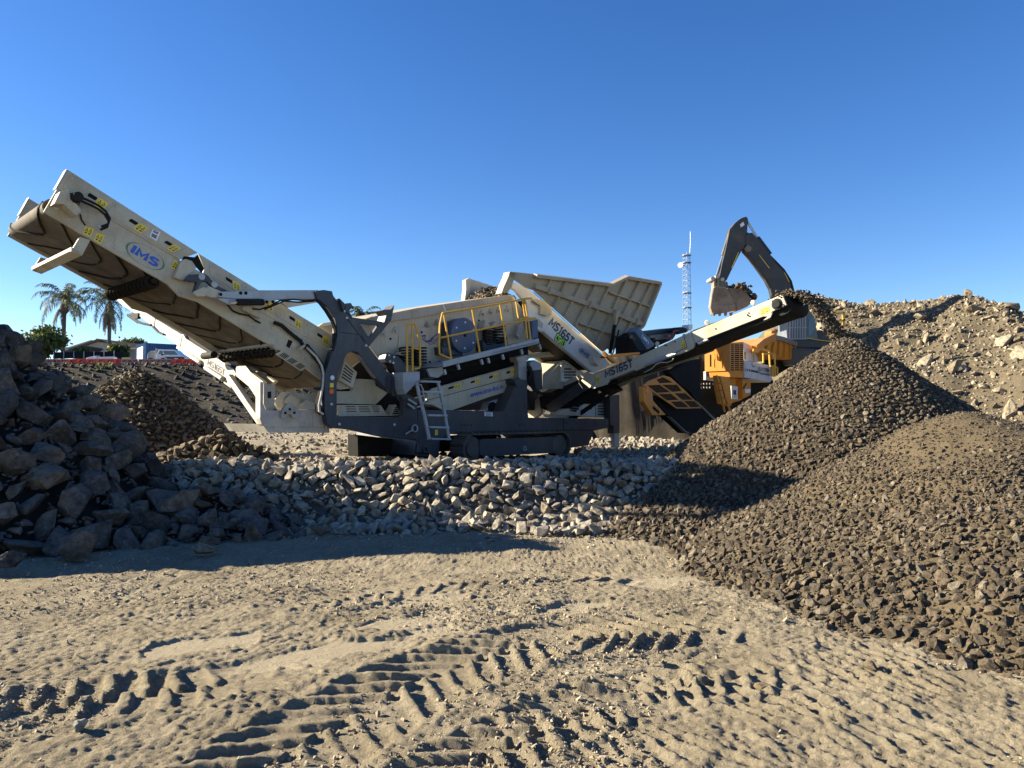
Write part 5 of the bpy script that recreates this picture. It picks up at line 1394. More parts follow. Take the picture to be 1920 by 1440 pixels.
# tail section and its navy channel
ts = sp('tail_frame', sc, zX((395, 1000), (540, 850), (560, 790), (1180, 500), (1290, 450), (1310, 520), (1210, 560), (1190, 640), (760, 910), (600, 1000), (590, 1090), (420, 1190), (400, 1150)), .10, .10, M_cream_in)
sp('tail_channel', sc, zX((670, 960), (1190, 600), (1330, 640), (1340, 690), (780, 1060), (700, 1050)), .04, .06, M_navy)
sp('pivot_knuckle', sc, zX((1195, 590), (1230, 545), (1390, 490), (1410, 560), (1330, 700), (1250, 640)), -.06, .1, M_cream)
sp('prop_arm', sc, zX((880, 1190), (1090, 1100), (1590, 770), (1640, 790), (1110, 1160), (900, 1210)), .3, .08, M_void)
sp('tail_bracket', sc, zX((620, 1090), (980, 1110), (980, 1160), (650, 1140)), .05, .1, M_worn)
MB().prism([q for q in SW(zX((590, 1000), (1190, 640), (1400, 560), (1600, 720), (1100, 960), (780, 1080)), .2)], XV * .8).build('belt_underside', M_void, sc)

# ---- far side conveyor (away from the viewer, left)
LF = FM.W([(500, 780)], 1.2)[0].x
def SF(pts, lx=0.0): return FM.L(pts, LF + lx)
def fp(name, parent, pts, lx, th, mat, bevel=.008): return MB().prism(SF(pts, lx), XV * th).build(name, mat, parent, bevel)
sf_ = fp('far_side_conveyor', scr, zV((540, 225), (830, 400), (860, 405), (885, 450), (1420, 790), (1455, 850), (1380, 960), (1400, 1010), (1110, 800), (1080, 735), (890, 610), (780, 560), (790, 520), (560, 360), (520, 310)), 0, .07, M_cream)
fp('head_frame', sf_, zV((100, 0), (240, 20), (470, 180), (540, 225), (530, 330), (500, 300), (360, 190), (180, 80)), -.02, .06, M_cream)
fp('head_bearing', sf_, zV((245, 165), (355, 160), (345, 225), (300, 230)), -.06, .1, M_black)
fp('mud_patch', sf_, zV((545, 270), (610, 330), (680, 380), (660, 405), (560, 350)), -.004, .003, M_worn)
fp('tail_section', sf_, zV((1450, 760), (1560, 755), (1620, 830), (1760, 935), (1730, 1190), (1600, 990), (1455, 870)), -.05, .1, M_cream)
fp('tail_guard', sf_, zV((1555, 760), (1640, 770), (1890, 930), (1840, 975), (1760, 935), (1610, 830)), .25, .1, M_cream_in)
p = SF(zV((1385, 880), (1745, 1400)), -.1); MB().bar(p[0], p[1], .14, .16, (0, 0, 1)).build('prop_strut', M_worn, sf_, .01)
p = SF(zV((1130, 800), (1330, 870), (1120, 690)), -.006)
p = SF(zV((1130, 742), (1320, 868), (1137, 672)), -.006)
stroke_text('MS165T', 'model_lettering', M_navy_ink, sf_, p[0], p[1], p[2], .22, .08, (-.003, 0, 0))
p = SF(zV((890, 615), (1045, 715)), -.06); MB().tube(p, .06, 10).build('fold_cylinder', M_steel, sf_, smooth=True)
p = SF(zV((1115, 780), (1300, 900)), -.06); MB().tube(p, .06, 10).build('fold_cylinder', M_galv, sf_, smooth=True)
for run in (zV((235, 180), (320, 240), (400, 275), (500, 295)), zV((235, 190), (340, 262), (420, 285), (500, 300)), zV((520, 315), (580, 375), (640, 400)), zV((1215, 870), (1235, 930), (1270, 945), (1285, 905))):
    MB().tube(SF(run, -.04), .03, 7).build('hydraulic_hose', M_black, sf_, smooth=True)
p = SF(zV((850, 415), (825, 545)), -.004); MB().bar(p[0], p[1], .006, .03, (0, 1, 0)).build('panel_seam', M_void, sf_)
MB().prism([q + XV * .09 for q in SF(zV((140, 30), (540, 225), (860, 405), (1440, 790), (1500, 860), (1400, 990), (790, 540), (500, 300)), 0)], XV * .8).build('belt', M_black, sf_)
MB().prism([q + XV * .9 for q in SF(zV((140, 30), (540, 225), (860, 405), (1440, 790), (1400, 990), (790, 540), (500, 300)), 0)], XV * .07).build('far_side_frame', M_cream_in, sf_)

# ---- gravel pouring off the near side conveyor
r_ = np.random.default_rng(9)
NS = 1700
t_ = r_.random(NS)
start = FM.world(Vector((LN + .55, hcx.y + .1, hcx.z + .27)))
vdir = -FM.y
T_ = t_ * .58
base = np.array(start)[None] + np.array(vdir)[None] * (2.4 * T_)[:, None] + np.array([[0, 0, 1]]) * (0.75 * T_ - 4.9 * T_ * T_)[:, None]
sprd = (.045 + .06 * t_)[:, None]
base += np.array(FM.x)[None] * r_.normal(0, 1, (NS, 1)) * .22 + r_.normal(0, 1, (NS, 3)) * sprd * np.array([[.7, .7, .8]])
# and the layer still riding on the belt
ride = []
sA, sB = FM.world(Vector((LN + .55, hcx.y + .1, hcx.z + .30))), FM.world(Vector((LN + .55, hcx.y + 2.6, hcx.z - .75)))
for k in range(500):
    q = sA.lerp(sB, r_.random() ** 1.5) + FM.x * r_.normal(0, .2) + Vector((0, 0, abs(r_.normal(0, .05)) - .02)); ride.append(q)
v, t, tn = merged_rocks(np.concatenate([base, np.array(ride)]), .05 + .10 * r_.random(NS + 500) ** 2, CHIPS, r_)
o = bpy.data.objects.new('falling_gravel', np_mesh('falling_gravel', v, t, br2, tn)); COL.objects.link(o)
tag(o, 'stream of dark gravel riding up and pouring off the near side conveyor', 'gravel', kind='stuff')

# ------------------------------------------------------------------ yellow jaw crusher behind the gravel cone
M_yel = paint('yellow_paint', (0.60, 0.205, 0.008), 0.45, 0.32, (0.2, 0.14, 0.07), 0.35)
M_yel2 = paint('orange_yellow_paint', (0.62, 0.23, 0.012), 0.5, 0.3, (0.16, 0.10, 0.05), 0.3)
M_mesh = plain('dark_guard_mesh', (0.05, 0.028, 0.014), 0.8, 0, .4, 60)
M_pgrey = paint('pale_grey_paint', (0.55, 0.56, 0.58), 0.45, 0.3)
M_dgrey = paint('dark_grey_paint', (0.022, 0.024, 0.027), 0.42, 0.25, (0.15, 0.13, 0.11), 0.3)
M_muddy = paint('muddy_steel', (0.23, 0.195, 0.145), 0.7, 0.8, (0.06, 0.05, 0.04), 0.3)
FC = Frame((8.5, 28.0, 0.8), R(50))
cr = empty('jaw_crusher', FC.o, FC.ang)
tag(cr, 'yellow and black mobile jaw crusher half hidden behind the gravel cone', 'crusher')
def cp(name, parent, pts, w, th, mat, holes=(), bevel=.01): return plate(name, parent, pts, w, th, mat, holes, bevel, FC)
ctop = FC.W(zR((545, 182)), 0)[0]
wl_ = FC.L(zR((170, 430)), ctop.x)[0].y
eb = cp('engine_housing', cr, zR((545, 182), (752, 168), (765, 620), (550, 602)), 0, wl_, M_yel)
for cx0, cx1 in ((565, 608), (624, 690), (702, 746)):
    for k in range(13):
        y0 = 205 + k * 31
        q = FC.W(zR((cx0, y0), (cx1, y0 + 4), (cx1, y0 + 22), (cx0, y0 + 18)), -.004)
        MB().prism(q, YV * .003).build('louvre_slot', M_void, eb)
lf = lambda pts, d=-.006: [Vector((ctop.x + d, q.y, q.z)) for q in FC.L(pts, ctop.x)]
for run in (zR((310, 360), (312, 550)), zR((430, 300), (430, 560)), zR((440, 290), (535, 265))):
    q = lf(run); MB().bar(q[0], q[1], .02, .02).build('door_seam', M_yel2, eb)
MB().tube(lf(zR((330, 370), (335, 430), (365, 445), (368, 350)), -.05), .02, 6).build('door_handle', M_yrail, eb, smooth=True)
for k in range(11):
    q = lf(zR((248, 370 + k * 16), (266, 370 + k * 16))); MB().bar(q[0], q[1], .006, .05).build('louvre_slot', M_void, eb)
cp('housing_skirt', eb, zR((550, 602), (765, 622), (778, 712), (555, 695)), .02, .8, M_yel)
hd_ = cp('grey_hood', cr, zR((752, 170), (870, 222), (960, 400), (972, 475), (768, 445)), .7, 1.2, M_pgrey)
pn = cp('name_panel', cr, zR((768, 448), (1150, 522), (1162, 690), (1195, 720), (1150, 775), (905, 722), (772, 702)), -.04, .8, M_pgrey)
q = FC.W(zR((975, 605), (1136, 628), (975, 542)), -.05)
stroke_text('KJ-1170H', 'model_lettering', M_ink, pn, q[0], q[1], q[2], .18, .12, (0, -.003, 0))
for pts in ([(860, 582), (975, 605), (975, 640), (860, 612)], [(980, 622), (1150, 650), (1150, 662), (980, 634)], [(1000, 645), (1148, 668), (1148, 676), (1000, 655)], [(782, 568), (792, 570), (792, 605), (782, 603)], [(806, 572), (818, 574), (818, 610), (806, 608)], [(832, 577), (850, 580), (850, 615), (832, 612)]):
    MB().prism(FC.W(zR(*pts), -.048), YV * .003).build('printed_stripe', M_ink, pn)
MB().tube(FC.W(zR((878, 490), (885, 530), (905, 545), (930, 525)), -.05), .012, 5).build('round_emblem', M_ink, pn)
fh = cp('feed_hopper', cr, zR((925, 305), (1015, 195), (1200, 102), (1340, 132), (1672, 250), (1640, 310), (1500, 300), (1525, 440), (1390, 432), (1240, 382), (1160, 332), (950, 332)), .5, 1.6, M_yel2)
for a_, b_ in (((1215, 125), (1180, 320)), ((1290, 145), (1270, 370)), ((1370, 165), (1360, 420)), ((1450, 190), (1450, 430)), ((1530, 215), (1500, 300)), ((1600, 240), (1580, 300)), ((1120, 165), (1080, 325)), ((1050, 200), (1010, 325))):
    q = FC.W(zR(a_, b_), .46); MB().bar(q[0], q[1], .09, .10, YV).build('hopper_rib', M_yel2, fh)
q = FC.W(zR((922, 275), (1020, 190), (1200, 98)), .40)
MB().bar(q[0], q[1], .3, .22, YV).bar(q[1], q[2], .3, .2, YV).build('hopper_lip', M_yel, fh, .01)
q = FC.W(zR((1200, 98), (1345, 130), (1675, 250)), .42); MB().bar(q[0], q[1], .2, .1, YV).bar(q[1], q[2], .2, .1, YV).build('hopper_lip', M_muddy, fh, .01)
cp('hopper_post', fh, zR((1175, 0), (1250, -10), (1250, 130), (1170, 110)), .9, .3, M_yel)
for run in (zR((775, 320), (776, 432)), zR((905, 272), (907, 455)), zR((1040, 350), (1140, 345), (1208, 345), (1206, 415)), zR((1140, 318), (1150, 515)), zR((1050, 355), (1050, 485)), zR((1222, 350), (1226, 690)), zR((1150, 530), (1185, 545), (1190, 690)), zR((1240, 545), (1262, 560), (1262, 670)), zR((910, 300), (1040, 275), (1140, 310))):
    MB().tube(FC.W(run, -.2), .035, 7).build('guard_rail', M_yrail, cr, smooth=True)
cp('control_stand', cr, zR((1160, 520), (1230, 515), (1235, 690), (1165, 690)), .1, .4, M_yel2)
cp('dark_gap', cr, zR((1235, 380), (1390, 425), (1540, 440), (1560, 480), (1300, 640), (1240, 680)), .9, .6, M_void)
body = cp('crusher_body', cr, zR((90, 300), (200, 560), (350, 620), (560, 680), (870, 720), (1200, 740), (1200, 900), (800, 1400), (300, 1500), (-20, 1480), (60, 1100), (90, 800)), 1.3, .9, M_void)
cp('side_panel', body, zR((190, 610), (350, 610), (350, 760), (190, 740)), .9, .1, M_pgrey)
for k in range(9):
    MB().lathe(FC.W(zR((110 + (k % 5) * 45, 800 + (k // 5) * 55)), .98)[0], -YV, [(0, .04), (.02, .04)], 8).build('bolt', M_bolt, body)
st = cp('access_steps', cr, zR((332, 672), (545, 695), (580, 1100), (400, 1100), (362, 900)), -.1, .1, M_yel2)
for run in (zR((350, 672), (400, 900), (470, 1215)), zR((395, 685), (430, 800), (480, 1010), (545, 1180))):
    q = FC.W(run, -.25); mb = MB()
    for i in range(len(q) - 1): mb.bar(q[i], q[i + 1], .05, .06, (1, 0, 0))
    mb.build('step_rail', M_yel, st)
for x0, x1, y in ((372, 432, 785), (402, 458, 893), (430, 490, 1008), (458, 530, 1112)):
    q = FC.W(zR((x0, y), (x1, y + 4)), -.25); MB().bar(q[0], q[1], .2, .04).build('step', M_yel, st)
cp('recess_panel', cr, zR((545, 700), (742, 728), (738, 1030), (700, 1050), (580, 1085)), .3, .3, M_yel2)
bxc = cp('control_box', cr, zR((575, 825), (668, 835), (668, 1032), (578, 1022)), .1, .2, M_white)
cp('box_window', bxc, zR((602, 890), (645, 895), (645, 965), (602, 960)), .094, .005, M_ink)
cp('box_label', bxc, zR((610, 985), (650, 990), (650, 998), (610, 993)), .094, .005, M_ink)
sp_ = cp('side_cabinet', cr, zR((738, 748), (862, 745), (862, 965), (742, 1025)), .05, .5, M_yel)
cp('cabinet_label', sp_, zR((775, 878), (858, 872), (858, 930), (782, 938)), .044, .005, M_paper)
q = FC.W(zR((750, 870), (800, 790)), .03); MB().bar(q[0], q[1], .02, .05).build('cabinet_strut', M_ink, sp_)
# discharge conveyor with its mesh guard
gout = zK((485, 560), (540, 520), (660, 475), (720, 490), (850, 610), (930, 690), (988, 757), (768, 757), (600, 640))
gh = [zK((525, 562), (625, 556), (715, 618), (602, 624)), zK((650, 556), (775, 556), (815, 608), (735, 616)), zK((618, 636), (722, 634), (788, 684), (690, 689)), zK((755, 630), (848, 628), (912, 682), (822, 684)), zK((722, 700), (815, 698), (878, 748), (772, 748)), zK((838, 695), (925, 695), (975, 746), (892, 748)), zK((600, 512), (655, 490), (735, 535), (625, 542))]
gd = cp('discharge_guard', cr, gout, -.9, .06, M_yel, gh)
for h_ in gh: cp('guard_mesh', gd, h_, -.87, .02, M_mesh)
cp('guard_end_box', gd, zK((485, 568), (562, 610), (570, 690), (682, 815), (565, 817), (490, 700)), -1.0, .14, M_yel)
MB().lathe(FC.W(zK((521, 603)), -1.0)[0], -YV, [(0, .09), (.01, .09)], 12).build('red_button', M_orange, gd)
for k in range(4): MB().lathe(FC.W(zK((572 + k * 14, 752 + k * 12)), -1.0)[0], -YV, [(0, .05), (.01, .05)], 8).build('adjuster_hole', M_void, gd)
cp('discharge_frame', cr, zK((600, 645), (770, 760), (990, 760), (1000, 720), (1115, 850), (1080, 940), (870, 970), (720, 830), (690, 815), (600, 700)), -.7, .35, M_void)
cp('frame_flange', cr, zK((720, 830), (860, 955), (890, 965), (870, 972), (840, 955), (705, 825)), -.75, .1, M_muddy)
cp('frame_flange', cr, zK((940, 700), (960, 705), (1110, 850), (1095, 860)), -.75, .1, M_muddy)
cp('side_skirt', cr, zQ((700, 930), (880, 860), (1000, 760), (1290, 700), (1290, 1460), (1190, 1460), (1110, 1300), (950, 1190)), -.4, .2, M_void)
# the crusher's product conveyor reaching over to the screener hopper
M_denim = paint('blue_conveyor_paint', (0.05, 0.095, 0.17), 0.45, 0.25, (0.2, 0.18, 0.15), 0.3)
pc = cp('product_conveyor', cr, zQ((100, 210), (160, 130), (250, 200), (455, 430), (440, 470), (320, 535), (200, 340)), .2, .3, M_denim)
lbq = FC.W(zQ((235, 258), (352, 388), (340, 445), (222, 315)), .19)
lbi = [(sum(lbq, Vector()) / 4).lerp(v_, .86) for v_ in lbq]
MB().prism(lbq, YV * .003, [lbi]).build('label_border', M_paper, pc)
for t in (.35, .6):
    a_, b_ = lbq[0].lerp(lbq[3], t), lbq[1].lerp(lbq[2], t); MB().bar(a_.lerp(b_, .2) - YV * .002, a_.lerp(b_, .8) - YV * .002, .003, .04).build('label_line', M_paper, pc)
cp('conveyor_roof', pc, zQ((262, 210), (935, 128), (1050, 150), (1060, 205), (720, 262), (360, 300)), .6, .8, M_dgrey)
for run in (zQ((360, 305), (730, 262)), zQ((450, 335), (730, 315)), zQ((30, 300), (110, 350), (260, 490))):
    q = FC.W(run, .4); mb = MB()
    for i in range(len(q) - 1): mb.bar(q[i], q[i + 1], .08, .08)
    mb.build('conveyor_rail', M_muddy, pc)
cp('dark_chute', pc, zQ((0, 300), (120, 240), (340, 540), (720, 380), (720, 270), (400, 300), (500, 600), (0, 640)), .9, .5, M_void)
for k in range(5):
    MB().tube(FC.W(zQ((705 + k * 16, 375 - k * 10), (750 + k * 14, 280), (800 + k * 12, 200 - k * 4), (850 + k * 15, 190)), .1 + .03 * k), .03, 6).build('hydraulic_hose', plain('red_hose', (.16, .02, .02), .6) if k == 0 else (MATS['red_hose'] if k < 3 else M_black), pc, smooth=True)
cp('valve_cluster', pc, zQ((860, 190), (940, 125), (1040, 150), (1040, 220), (880, 260)), .2, .3, M_black)
cp('white_lamp_box', pc, zQ((1060, 150), (1075, 85), (1138, 78), (1142, 150), (1100, 180)), .2, .25, M_paper)
og = zE((625, 835), (700, 822), (900, 815), (905, 830), (800, 850), (660, 885))
cp('orange_guard', pc, zE((600, 800), (640, 835), (900, 812), (900, 828), (665, 855), (720, 900), (690, 905), (620, 850)), -.3, .1, M_yel2)

# ------------------------------------------------------------------ dark excavator on the hill
EY = 34.0
FX = Frame((at_y(1480, 700, EY).x, EY, 2.4), 0.0)
ex = empty('excavator', FX.o, 0)
tag(ex, 'dark grey excavator feeding the crusher with its muddy bucket raised', 'excavator')
def xp(name, parent, pts, w, th, mat, bevel=.02, holes=()): return plate(name, parent, pts, w, th, mat, holes, bevel, FX)
bm_ = xp('boom', ex, zS((560, 240), (620, 270), (700, 330), (830, 500), (930, 640), (1050, 760), (1110, 900), (1132, 1010), (1150, 1100), (900, 1110), (870, 960), (800, 830), (700, 690), (600, 560), (520, 470), (545, 420), (540, 300)), -.25, .5, M_dgrey)
stk = xp('stick', ex, zS((455, 75), (490, 55), (545, 40), (568, 70), (556, 240), (552, 390), (490, 470), (440, 560), (350, 740), (292, 862), (212, 875), (200, 800), (232, 640), (290, 400), (328, 205), (400, 120)), -.2, .42, M_dgrey)
def xt(name, parent, run, w, r, mat): return tubes(name, parent, [run], w, r, mat, FX)
xt('cylinder_rod', bm_, zS((555, 100), (685, 315)), 0, .055, M_steel)
xt('arm_cylinder', bm_, zS((685, 310), (850, 530)), 0, .11, M_dgrey)
xt('bucket_cylinder', stk, zS((335, 260), (245, 545)), -.05, .10, M_dgrey)
xt('cylinder_rod', stk, zS((245, 540), (165, 795)), -.05, .05, M_denim)
for pts in (zS((440, 500), (448, 505), (362, 705), (352, 700)), zS((705, 532), (715, 535), (845, 703), (838, 708)), zS((1030, 760), (1036, 758), (1100, 880), (1094, 884))):
    xp('reflective_strip', stk if pts[0][0] < 1400 else bm_, pts, -.256, .004, M_stick, 0)
xp('boom_label', stk, zS((462, 140), (505, 108), (522, 150), (475, 182)), -.21, .005, M_paper, 0)
xp('pivot_boss', stk, zS((520, 450), (560, 405), (620, 440), (600, 490), (545, 490)), -.28, .56, M_muddy)
for k in range(3):
    xt('boom_hose', bm_, zS((590 + 10 * k, 255), (680 + 8 * k, 370), (790 + 8 * k, 500), (900 + 8 * k, 610), (1020 + 6 * k, 730), (1100 + 10 * k, 870), (1140 + 8 * k, 1010)), -.12 + .1 * k, .035, M_black)
bu = xp('bucket', ex, zS((98, 1060), (118, 960), (150, 940), (290, 950), (392, 1128), (402, 1245), (110, 1302), (78, 1200)), -.7, .35, M_muddy, .04)
xp('bucket_side', bu, zS((290, 955), (350, 965), (450, 948), (500, 970), (600, 1080), (640, 1120), (560, 1200), (420, 1252), (385, 1130), (330, 1100)), -.55, 1.0, M_muddy, .04)
xp('bucket_lip', bu, zS((78, 1195), (402, 1170), (410, 1250), (110, 1305), (95, 1260)), -.76, .1, M_muddy, .02)
for x in (130, 205, 280, 350): xp('bucket_tooth', bu, zS((x - 18, 1275), (x + 22, 1268), (x + 14, 1316), (x - 8, 1318)), -.80, .12, M_muddy, .01)
xp('bucket_tooth', bu, zS((640, 1085), (690, 1075), (670, 1110), (640, 1115)), -.5, .2, M_void, .01)
xp('bucket_link', bu, zS((92, 840), (130, 812), (200, 800), (215, 870), (305, 880), (312, 920), (262, 1120), (210, 1160), (150, 1110), (110, 1020), (130, 980), (125, 870)), -.3, .5, M_muddy, .03)
for q in zS((112, 838), (172, 812), (240, 850), (160, 1020), (160, 1075)):
    c_ = FX.W([q], -.42)[0]; MB().tube([c_, c_ + YV * .75], .085, 12).build('linkage_pin', M_worn, bu, smooth=True)
for x in (140, 185): xp('link_bar', bu, zS((x - 12, 850), (x + 10, 850), (x + 14, 1000), (x - 10, 1000)), -.42, .1, M_muddy, .01)
r_ = np.random.default_rng(15)
a_, b_, c_ = FX.W(zS((330, 980), (470, 960), (600, 1090)), 0)
ps = []
for k in range(260):
    t = r_.random() * 2; q = a_.lerp(b_, t) if t < 1 else b_.lerp(c_, t - 1)
    ps.append((q.x + r_.normal(0, .12), r_.normal(0, .3), q.z + r_.normal(0, .07)))
v, t, tn = merged_rocks(np.array(ps), .1 + .22 * r_.random(260), CHIPS, r_)
o = bpy.data.objects.new('bucket_load', np_mesh('bucket_load', v, t, br2, tn)); COL.objects.link(o); o.location = FX.o
tag(o, 'earth and rock heaped in the raised excavator bucket', 'earth', kind='stuff')
M_cab = paint('cab_grey_paint', (0.11, 0.14, 0.165), 0.45, 0.3)
cab = xp('cab', ex, zN((-10, 235), (140, 232), (205, 320), (228, 490), (-10, 505)), -.9, 1.3, M_cab, .03)
M_glass, n, l, b = new_mat('cab_glass'); b.inputs['Base Color'].default_value = (.05, .08, .11, 1); b.inputs['Roughness'].default_value = .08; b.inputs['Specular IOR Level'].default_value = .8
nn_ = noise_node(n, l, n.new('ShaderNodeTexCoord').outputs['Object'], 5, 3); l.new(maprange(n, l, nn_.outputs[0], .3, .7, .05, .2), b.inputs['Roughness'])
xp('cab_window', cab, zN((152, 320), (205, 330), (210, 400), (160, 470), (150, 460)), -.92, .02, M_glass, 0)
for k in range(7):
    q = FX.W(zN((8 + k * 20, 262), (4 + k * 20, 492)), -1.05); MB().tube(q, .028, 7).build('guard_bar', M_galv, cab, smooth=True)
for y in (262, 400, 490):
    q = FX.W(zN((-4, y), (138, y - 2)), -1.04); MB().bar(q[0], q[1], .03, .05).build('guard_bar', M_galv, cab)
hb = xp('engine_hood', ex, zN((170, 485), (190, 440), (240, 415), (290, 430), (330, 500), (170, 505)), -.6, 2.2, M_dgrey, .04)
xp('side_stripe', hb, zN((140, 478), (260, 500), (400, 510), (400, 518), (260, 505), (140, 484)), -.95, .02, M_stick, 0)
xp('platform', ex, zN((0, 502), (130, 492), (280, 512), (340, 518), (340, 560), (60, 556), (0, 530)), -1.0, 2.6, M_dgrey, .03)
for w0 in (-1.3, 1.2): xp('crawler', ex, zN((-60, 580), (-20, 560), (440, 570), (470, 620), (440, 700), (-20, 700), (-60, 650)), w0, .55, M_track, .1)
# yellow frame on the hill behind the falling gravel
yf = empty('guard_frame', at_y(1580, 605, 30.2))
tag(yf, 'thin yellow post and rail frame on the hill behind the falling gravel', 'railing')
FY = Frame(yf.location, 0)
for run, nm in ((zN((433, 278), (430, 400)), 'post'), (zN((325, 295), (435, 279)), 'rail'), (zN((368, 350), (444, 338)), 'rail')):
    q = FY.W(run, 0); MB().bar(q[0], q[1], .07, .07).build(nm, M_yrail, yf)

# ------------------------------------------------------------------ lattice tower
TY = 150.0
tb = at_y(1289, 640, TY); tw = empty('lattice_tower', (tb.x, TY, 5.0))
tag(tw, 'slim grey lattice radio tower with dish standing behind the hopper', 'tower')
M_tower = plain('tower_steel', (0.30, 0.32, 0.35), .5, .3)
ztop_ = at_y(1290, 474, TY).z - 5.0
def leg_at(k, z):
    rr = 1.02 - .28 * z / ztop_; a = k * 2 * math.pi / 3 + .4
    return Vector((rr * math.cos(a), rr * math.sin(a), z))
for k in range(3): MB().tube([leg_at(k, 0), leg_at(k, ztop_)], .055, 6).build('leg', M_tower, tw)
nb_ = 26
for i in range(nb_):
    z0, z1 = ztop_ * i / nb_, ztop_ * (i + 1) / nb_
    mb = MB()
    for k in range(3):
        a_, b_, c_ = leg_at(k, z0), leg_at((k + 1) % 3, z1), leg_at((k + 1) % 3, z0)
        mb.tube([a_, b_], .022, 4); mb.tube([a_, c_], .022, 4)
    mb.build('brace_bay', M_tower, tw)
for zz in (.62, .72, .93, .98): MB().lathe(Vector((0, 0, ztop_ * zz)), (0, 0, 1), [(0, .92), (.08, .92)], 12).build('work_platform', M_tower, tw)
MB().tube([Vector((.6, 0, ztop_)), Vector((.75, 0, ztop_ + 2.4)), Vector((.75, 0, ztop_ + 4.2))], .06, 5).build('antenna', M_paper, tw)
for k in range(5): MB().tube([Vector((.75, -.25, ztop_ + 1.0 + k * .6)), Vector((.75, .25, ztop_ + 1.2 + k * .6))], .05, 4).build('antenna', M_paper, tw)
dz = at_y(1276, 498, TY).z - 5
MB().lathe(Vector((-1.3, -.4, dz)), (-.5, -1, 0), [(-.2, .12), (0, .5), (.08, .55), (.1, .4)], 16).build('dish', M_paper, tw)
MB().tube([Vector((-1.2, -.3, dz)), Vector((-.3, 0, dz))], .07, 5).build('dish_arm', M_tower, tw)

# ------------------------------------------------------------------ street edge on the embankment, far left
GZ = 7.62
def at_g(px, py, y): p = at_y(px, py, y); return p
M_red = plain('red_plastic', (0.52, 0.035, 0.018), .5, 0, .2, 3)
M_mudpl = plain('mud_stained_plastic', (0.25, 0.215, 0.19), .7, 0, .3, 3)
BY = 91.5
def barrier(x0, x1, mat, lab):
    a_, b_ = at_y(60 + x0 / 6, 690, BY), at_y(60 + x1 / 6, 690, BY)
    root = empty('road_barrier', ((a_.x + b_.x) / 2, BY, GZ)); L_ = b_.x - a_.x - .06
    tag(root, lab, 'barrier', 'water filled barriers along the street edge')
    prof = [(-.28, -.3), (.28, -.3), (.26, .12), (.12, .45), (.10, .92), (-.10, .92), (-.12, .45), (-.26, .12)]
    MB().prism([Vector((-L_ / 2, y, z)) for y, z in prof], XV * L_).build('body', mat, root, .02)
    for k in range(3):
        x = -L_ / 2 + L_ * (k + .5) / 3
        MB().prism([Vector((x - .16, -.30, .80)), Vector((x + .16, -.30, .80)), Vector((x, -.30, .55))], YV * .16).build('reflector', M_red if mat is not M_red else M_orange, root)
        MB().prism([Vector((x - .25, -.32, -.1)), Vector((x + .05, -.32, -.1)), Vector((x + .02, -.32, .12)), Vector((x - .2, -.32, .08))], YV * .1).build('drain_pocket', M_paper, root)
for i, (x0, x1, m, lab) in enumerate(((60, 220, M_mudpl, 'muddy pale barrier at the far left of the barrier row, behind the boulders'), (220, 380, M_mudpl, 'muddy pale barrier just left of the long red pair'), (380, 695, M_red, 'left one of the long pair of red plastic barriers'), (700, 1000, M_red, 'right one of the long pair of red plastic barriers'), (1005, 1190, M_mudpl, 'muddy pale barrier just right of the red pair'), (1195, 1385, M_mudpl, 'middle muddy pale barrier behind the brown pile top'), (1390, 1570, M_mudpl, 'muddy pale barrier left of the red one below the white pickup'), (1575, 1850, M_red, 'single red plastic barrier in front of the white pickup'), (1855, 2100, M_mudpl, 'muddy pale barrier mostly hidden by the far side conveyor'))):
    barrier(x0, x1, m, lab)
# black mesh fence
fe_ = empty('mesh_fence', (at_y(165, 672, 101).x, 101, GZ)); tag(fe_, 'dark shade cloth fence in front of the house and palms', 'fence')
M_shade = plain('shade_cloth', (0.012, 0.014, 0.018), .9)
FF = Frame(fe_.location, 0)
for k in range(7):
    x0, x1 = 245 + k * 113, 245 + (k + 1) * 113
    MB().prism(FF.W(zU((x0 + 2, 842 - k), (x1 - 2, 841 - k), (x1 - 2, 912 - k * 3), (x0 + 2, 918 - k * 3)), 0), YV * .03).build('cloth_panel', M_shade, fe_)
    q = FF.W(zU((x0, 836 - k), (x0, 935)), -.05); MB().tube(q, .05, 6).build('post', M_tower, fe_)
# house and roofs
M_render = plain('cream_render', (0.55, 0.47, 0.36), .8, 0, .12, 2)
M_roof = plain('brown_tile', (0.17, 0.125, 0.095), .8, 0, .3, 8)
M_roofg = plain('green_grey_roof', (0.07, 0.08, 0.075), .6, 0, .2, 4)
ho = empty('house', (at_y(175, 660, 120).x, 120, GZ)); tag(ho, 'cream rendered gabled house behind the fence and palms', 'house')
FH = Frame(ho.location, R(-38))
MB().prism(FH.W(zU((545, 815), (680, 705), (850, 765), (855, 900), (545, 900)), 0), YV * 7).build('wall', M_render, ho)
MB().prism(FH.W(zU((850, 790), (1060, 785), (1060, 900), (850, 900)), 1.0), YV * 6).build('wall', M_render, ho)
rf = MB().prism(FH.W(zU((530, 822), (680, 692), (700, 700), (560, 820)), -.5), YV * 8).build('roof', M_roof, ho)
q = FH.W(zU((680, 694), (960, 730), (1050, 772), (860, 782)), -.4)
MB().prism([q[0], q[1] + YV * 3, q[2] + YV * .5, q[3]], Vector((0, .3, .15))).build('tile_slope', M_roof, rf)
MB().tube(FH.W(zU((955, 735), (955, 690)), 2), .25, 8).build('chimney_cowl', M_tower, rf)
MB().prism(FH.W(zU((622, 795), (697, 782), (697, 838), (625, 840)), -.04), YV * .05).build('window', M_ink, ho)
MB().prism(FH.W(zU((633, 803), (690, 793), (690, 836), (635, 838)), -.06), YV * .03).build('window_blind', M_render, ho)
nr = empty('garage', (at_y(140, 660, 112).x, 112, GZ)); tag(nr, 'low building with dark green grey roof left of the house', 'building')
FN = Frame(nr.location, 0)
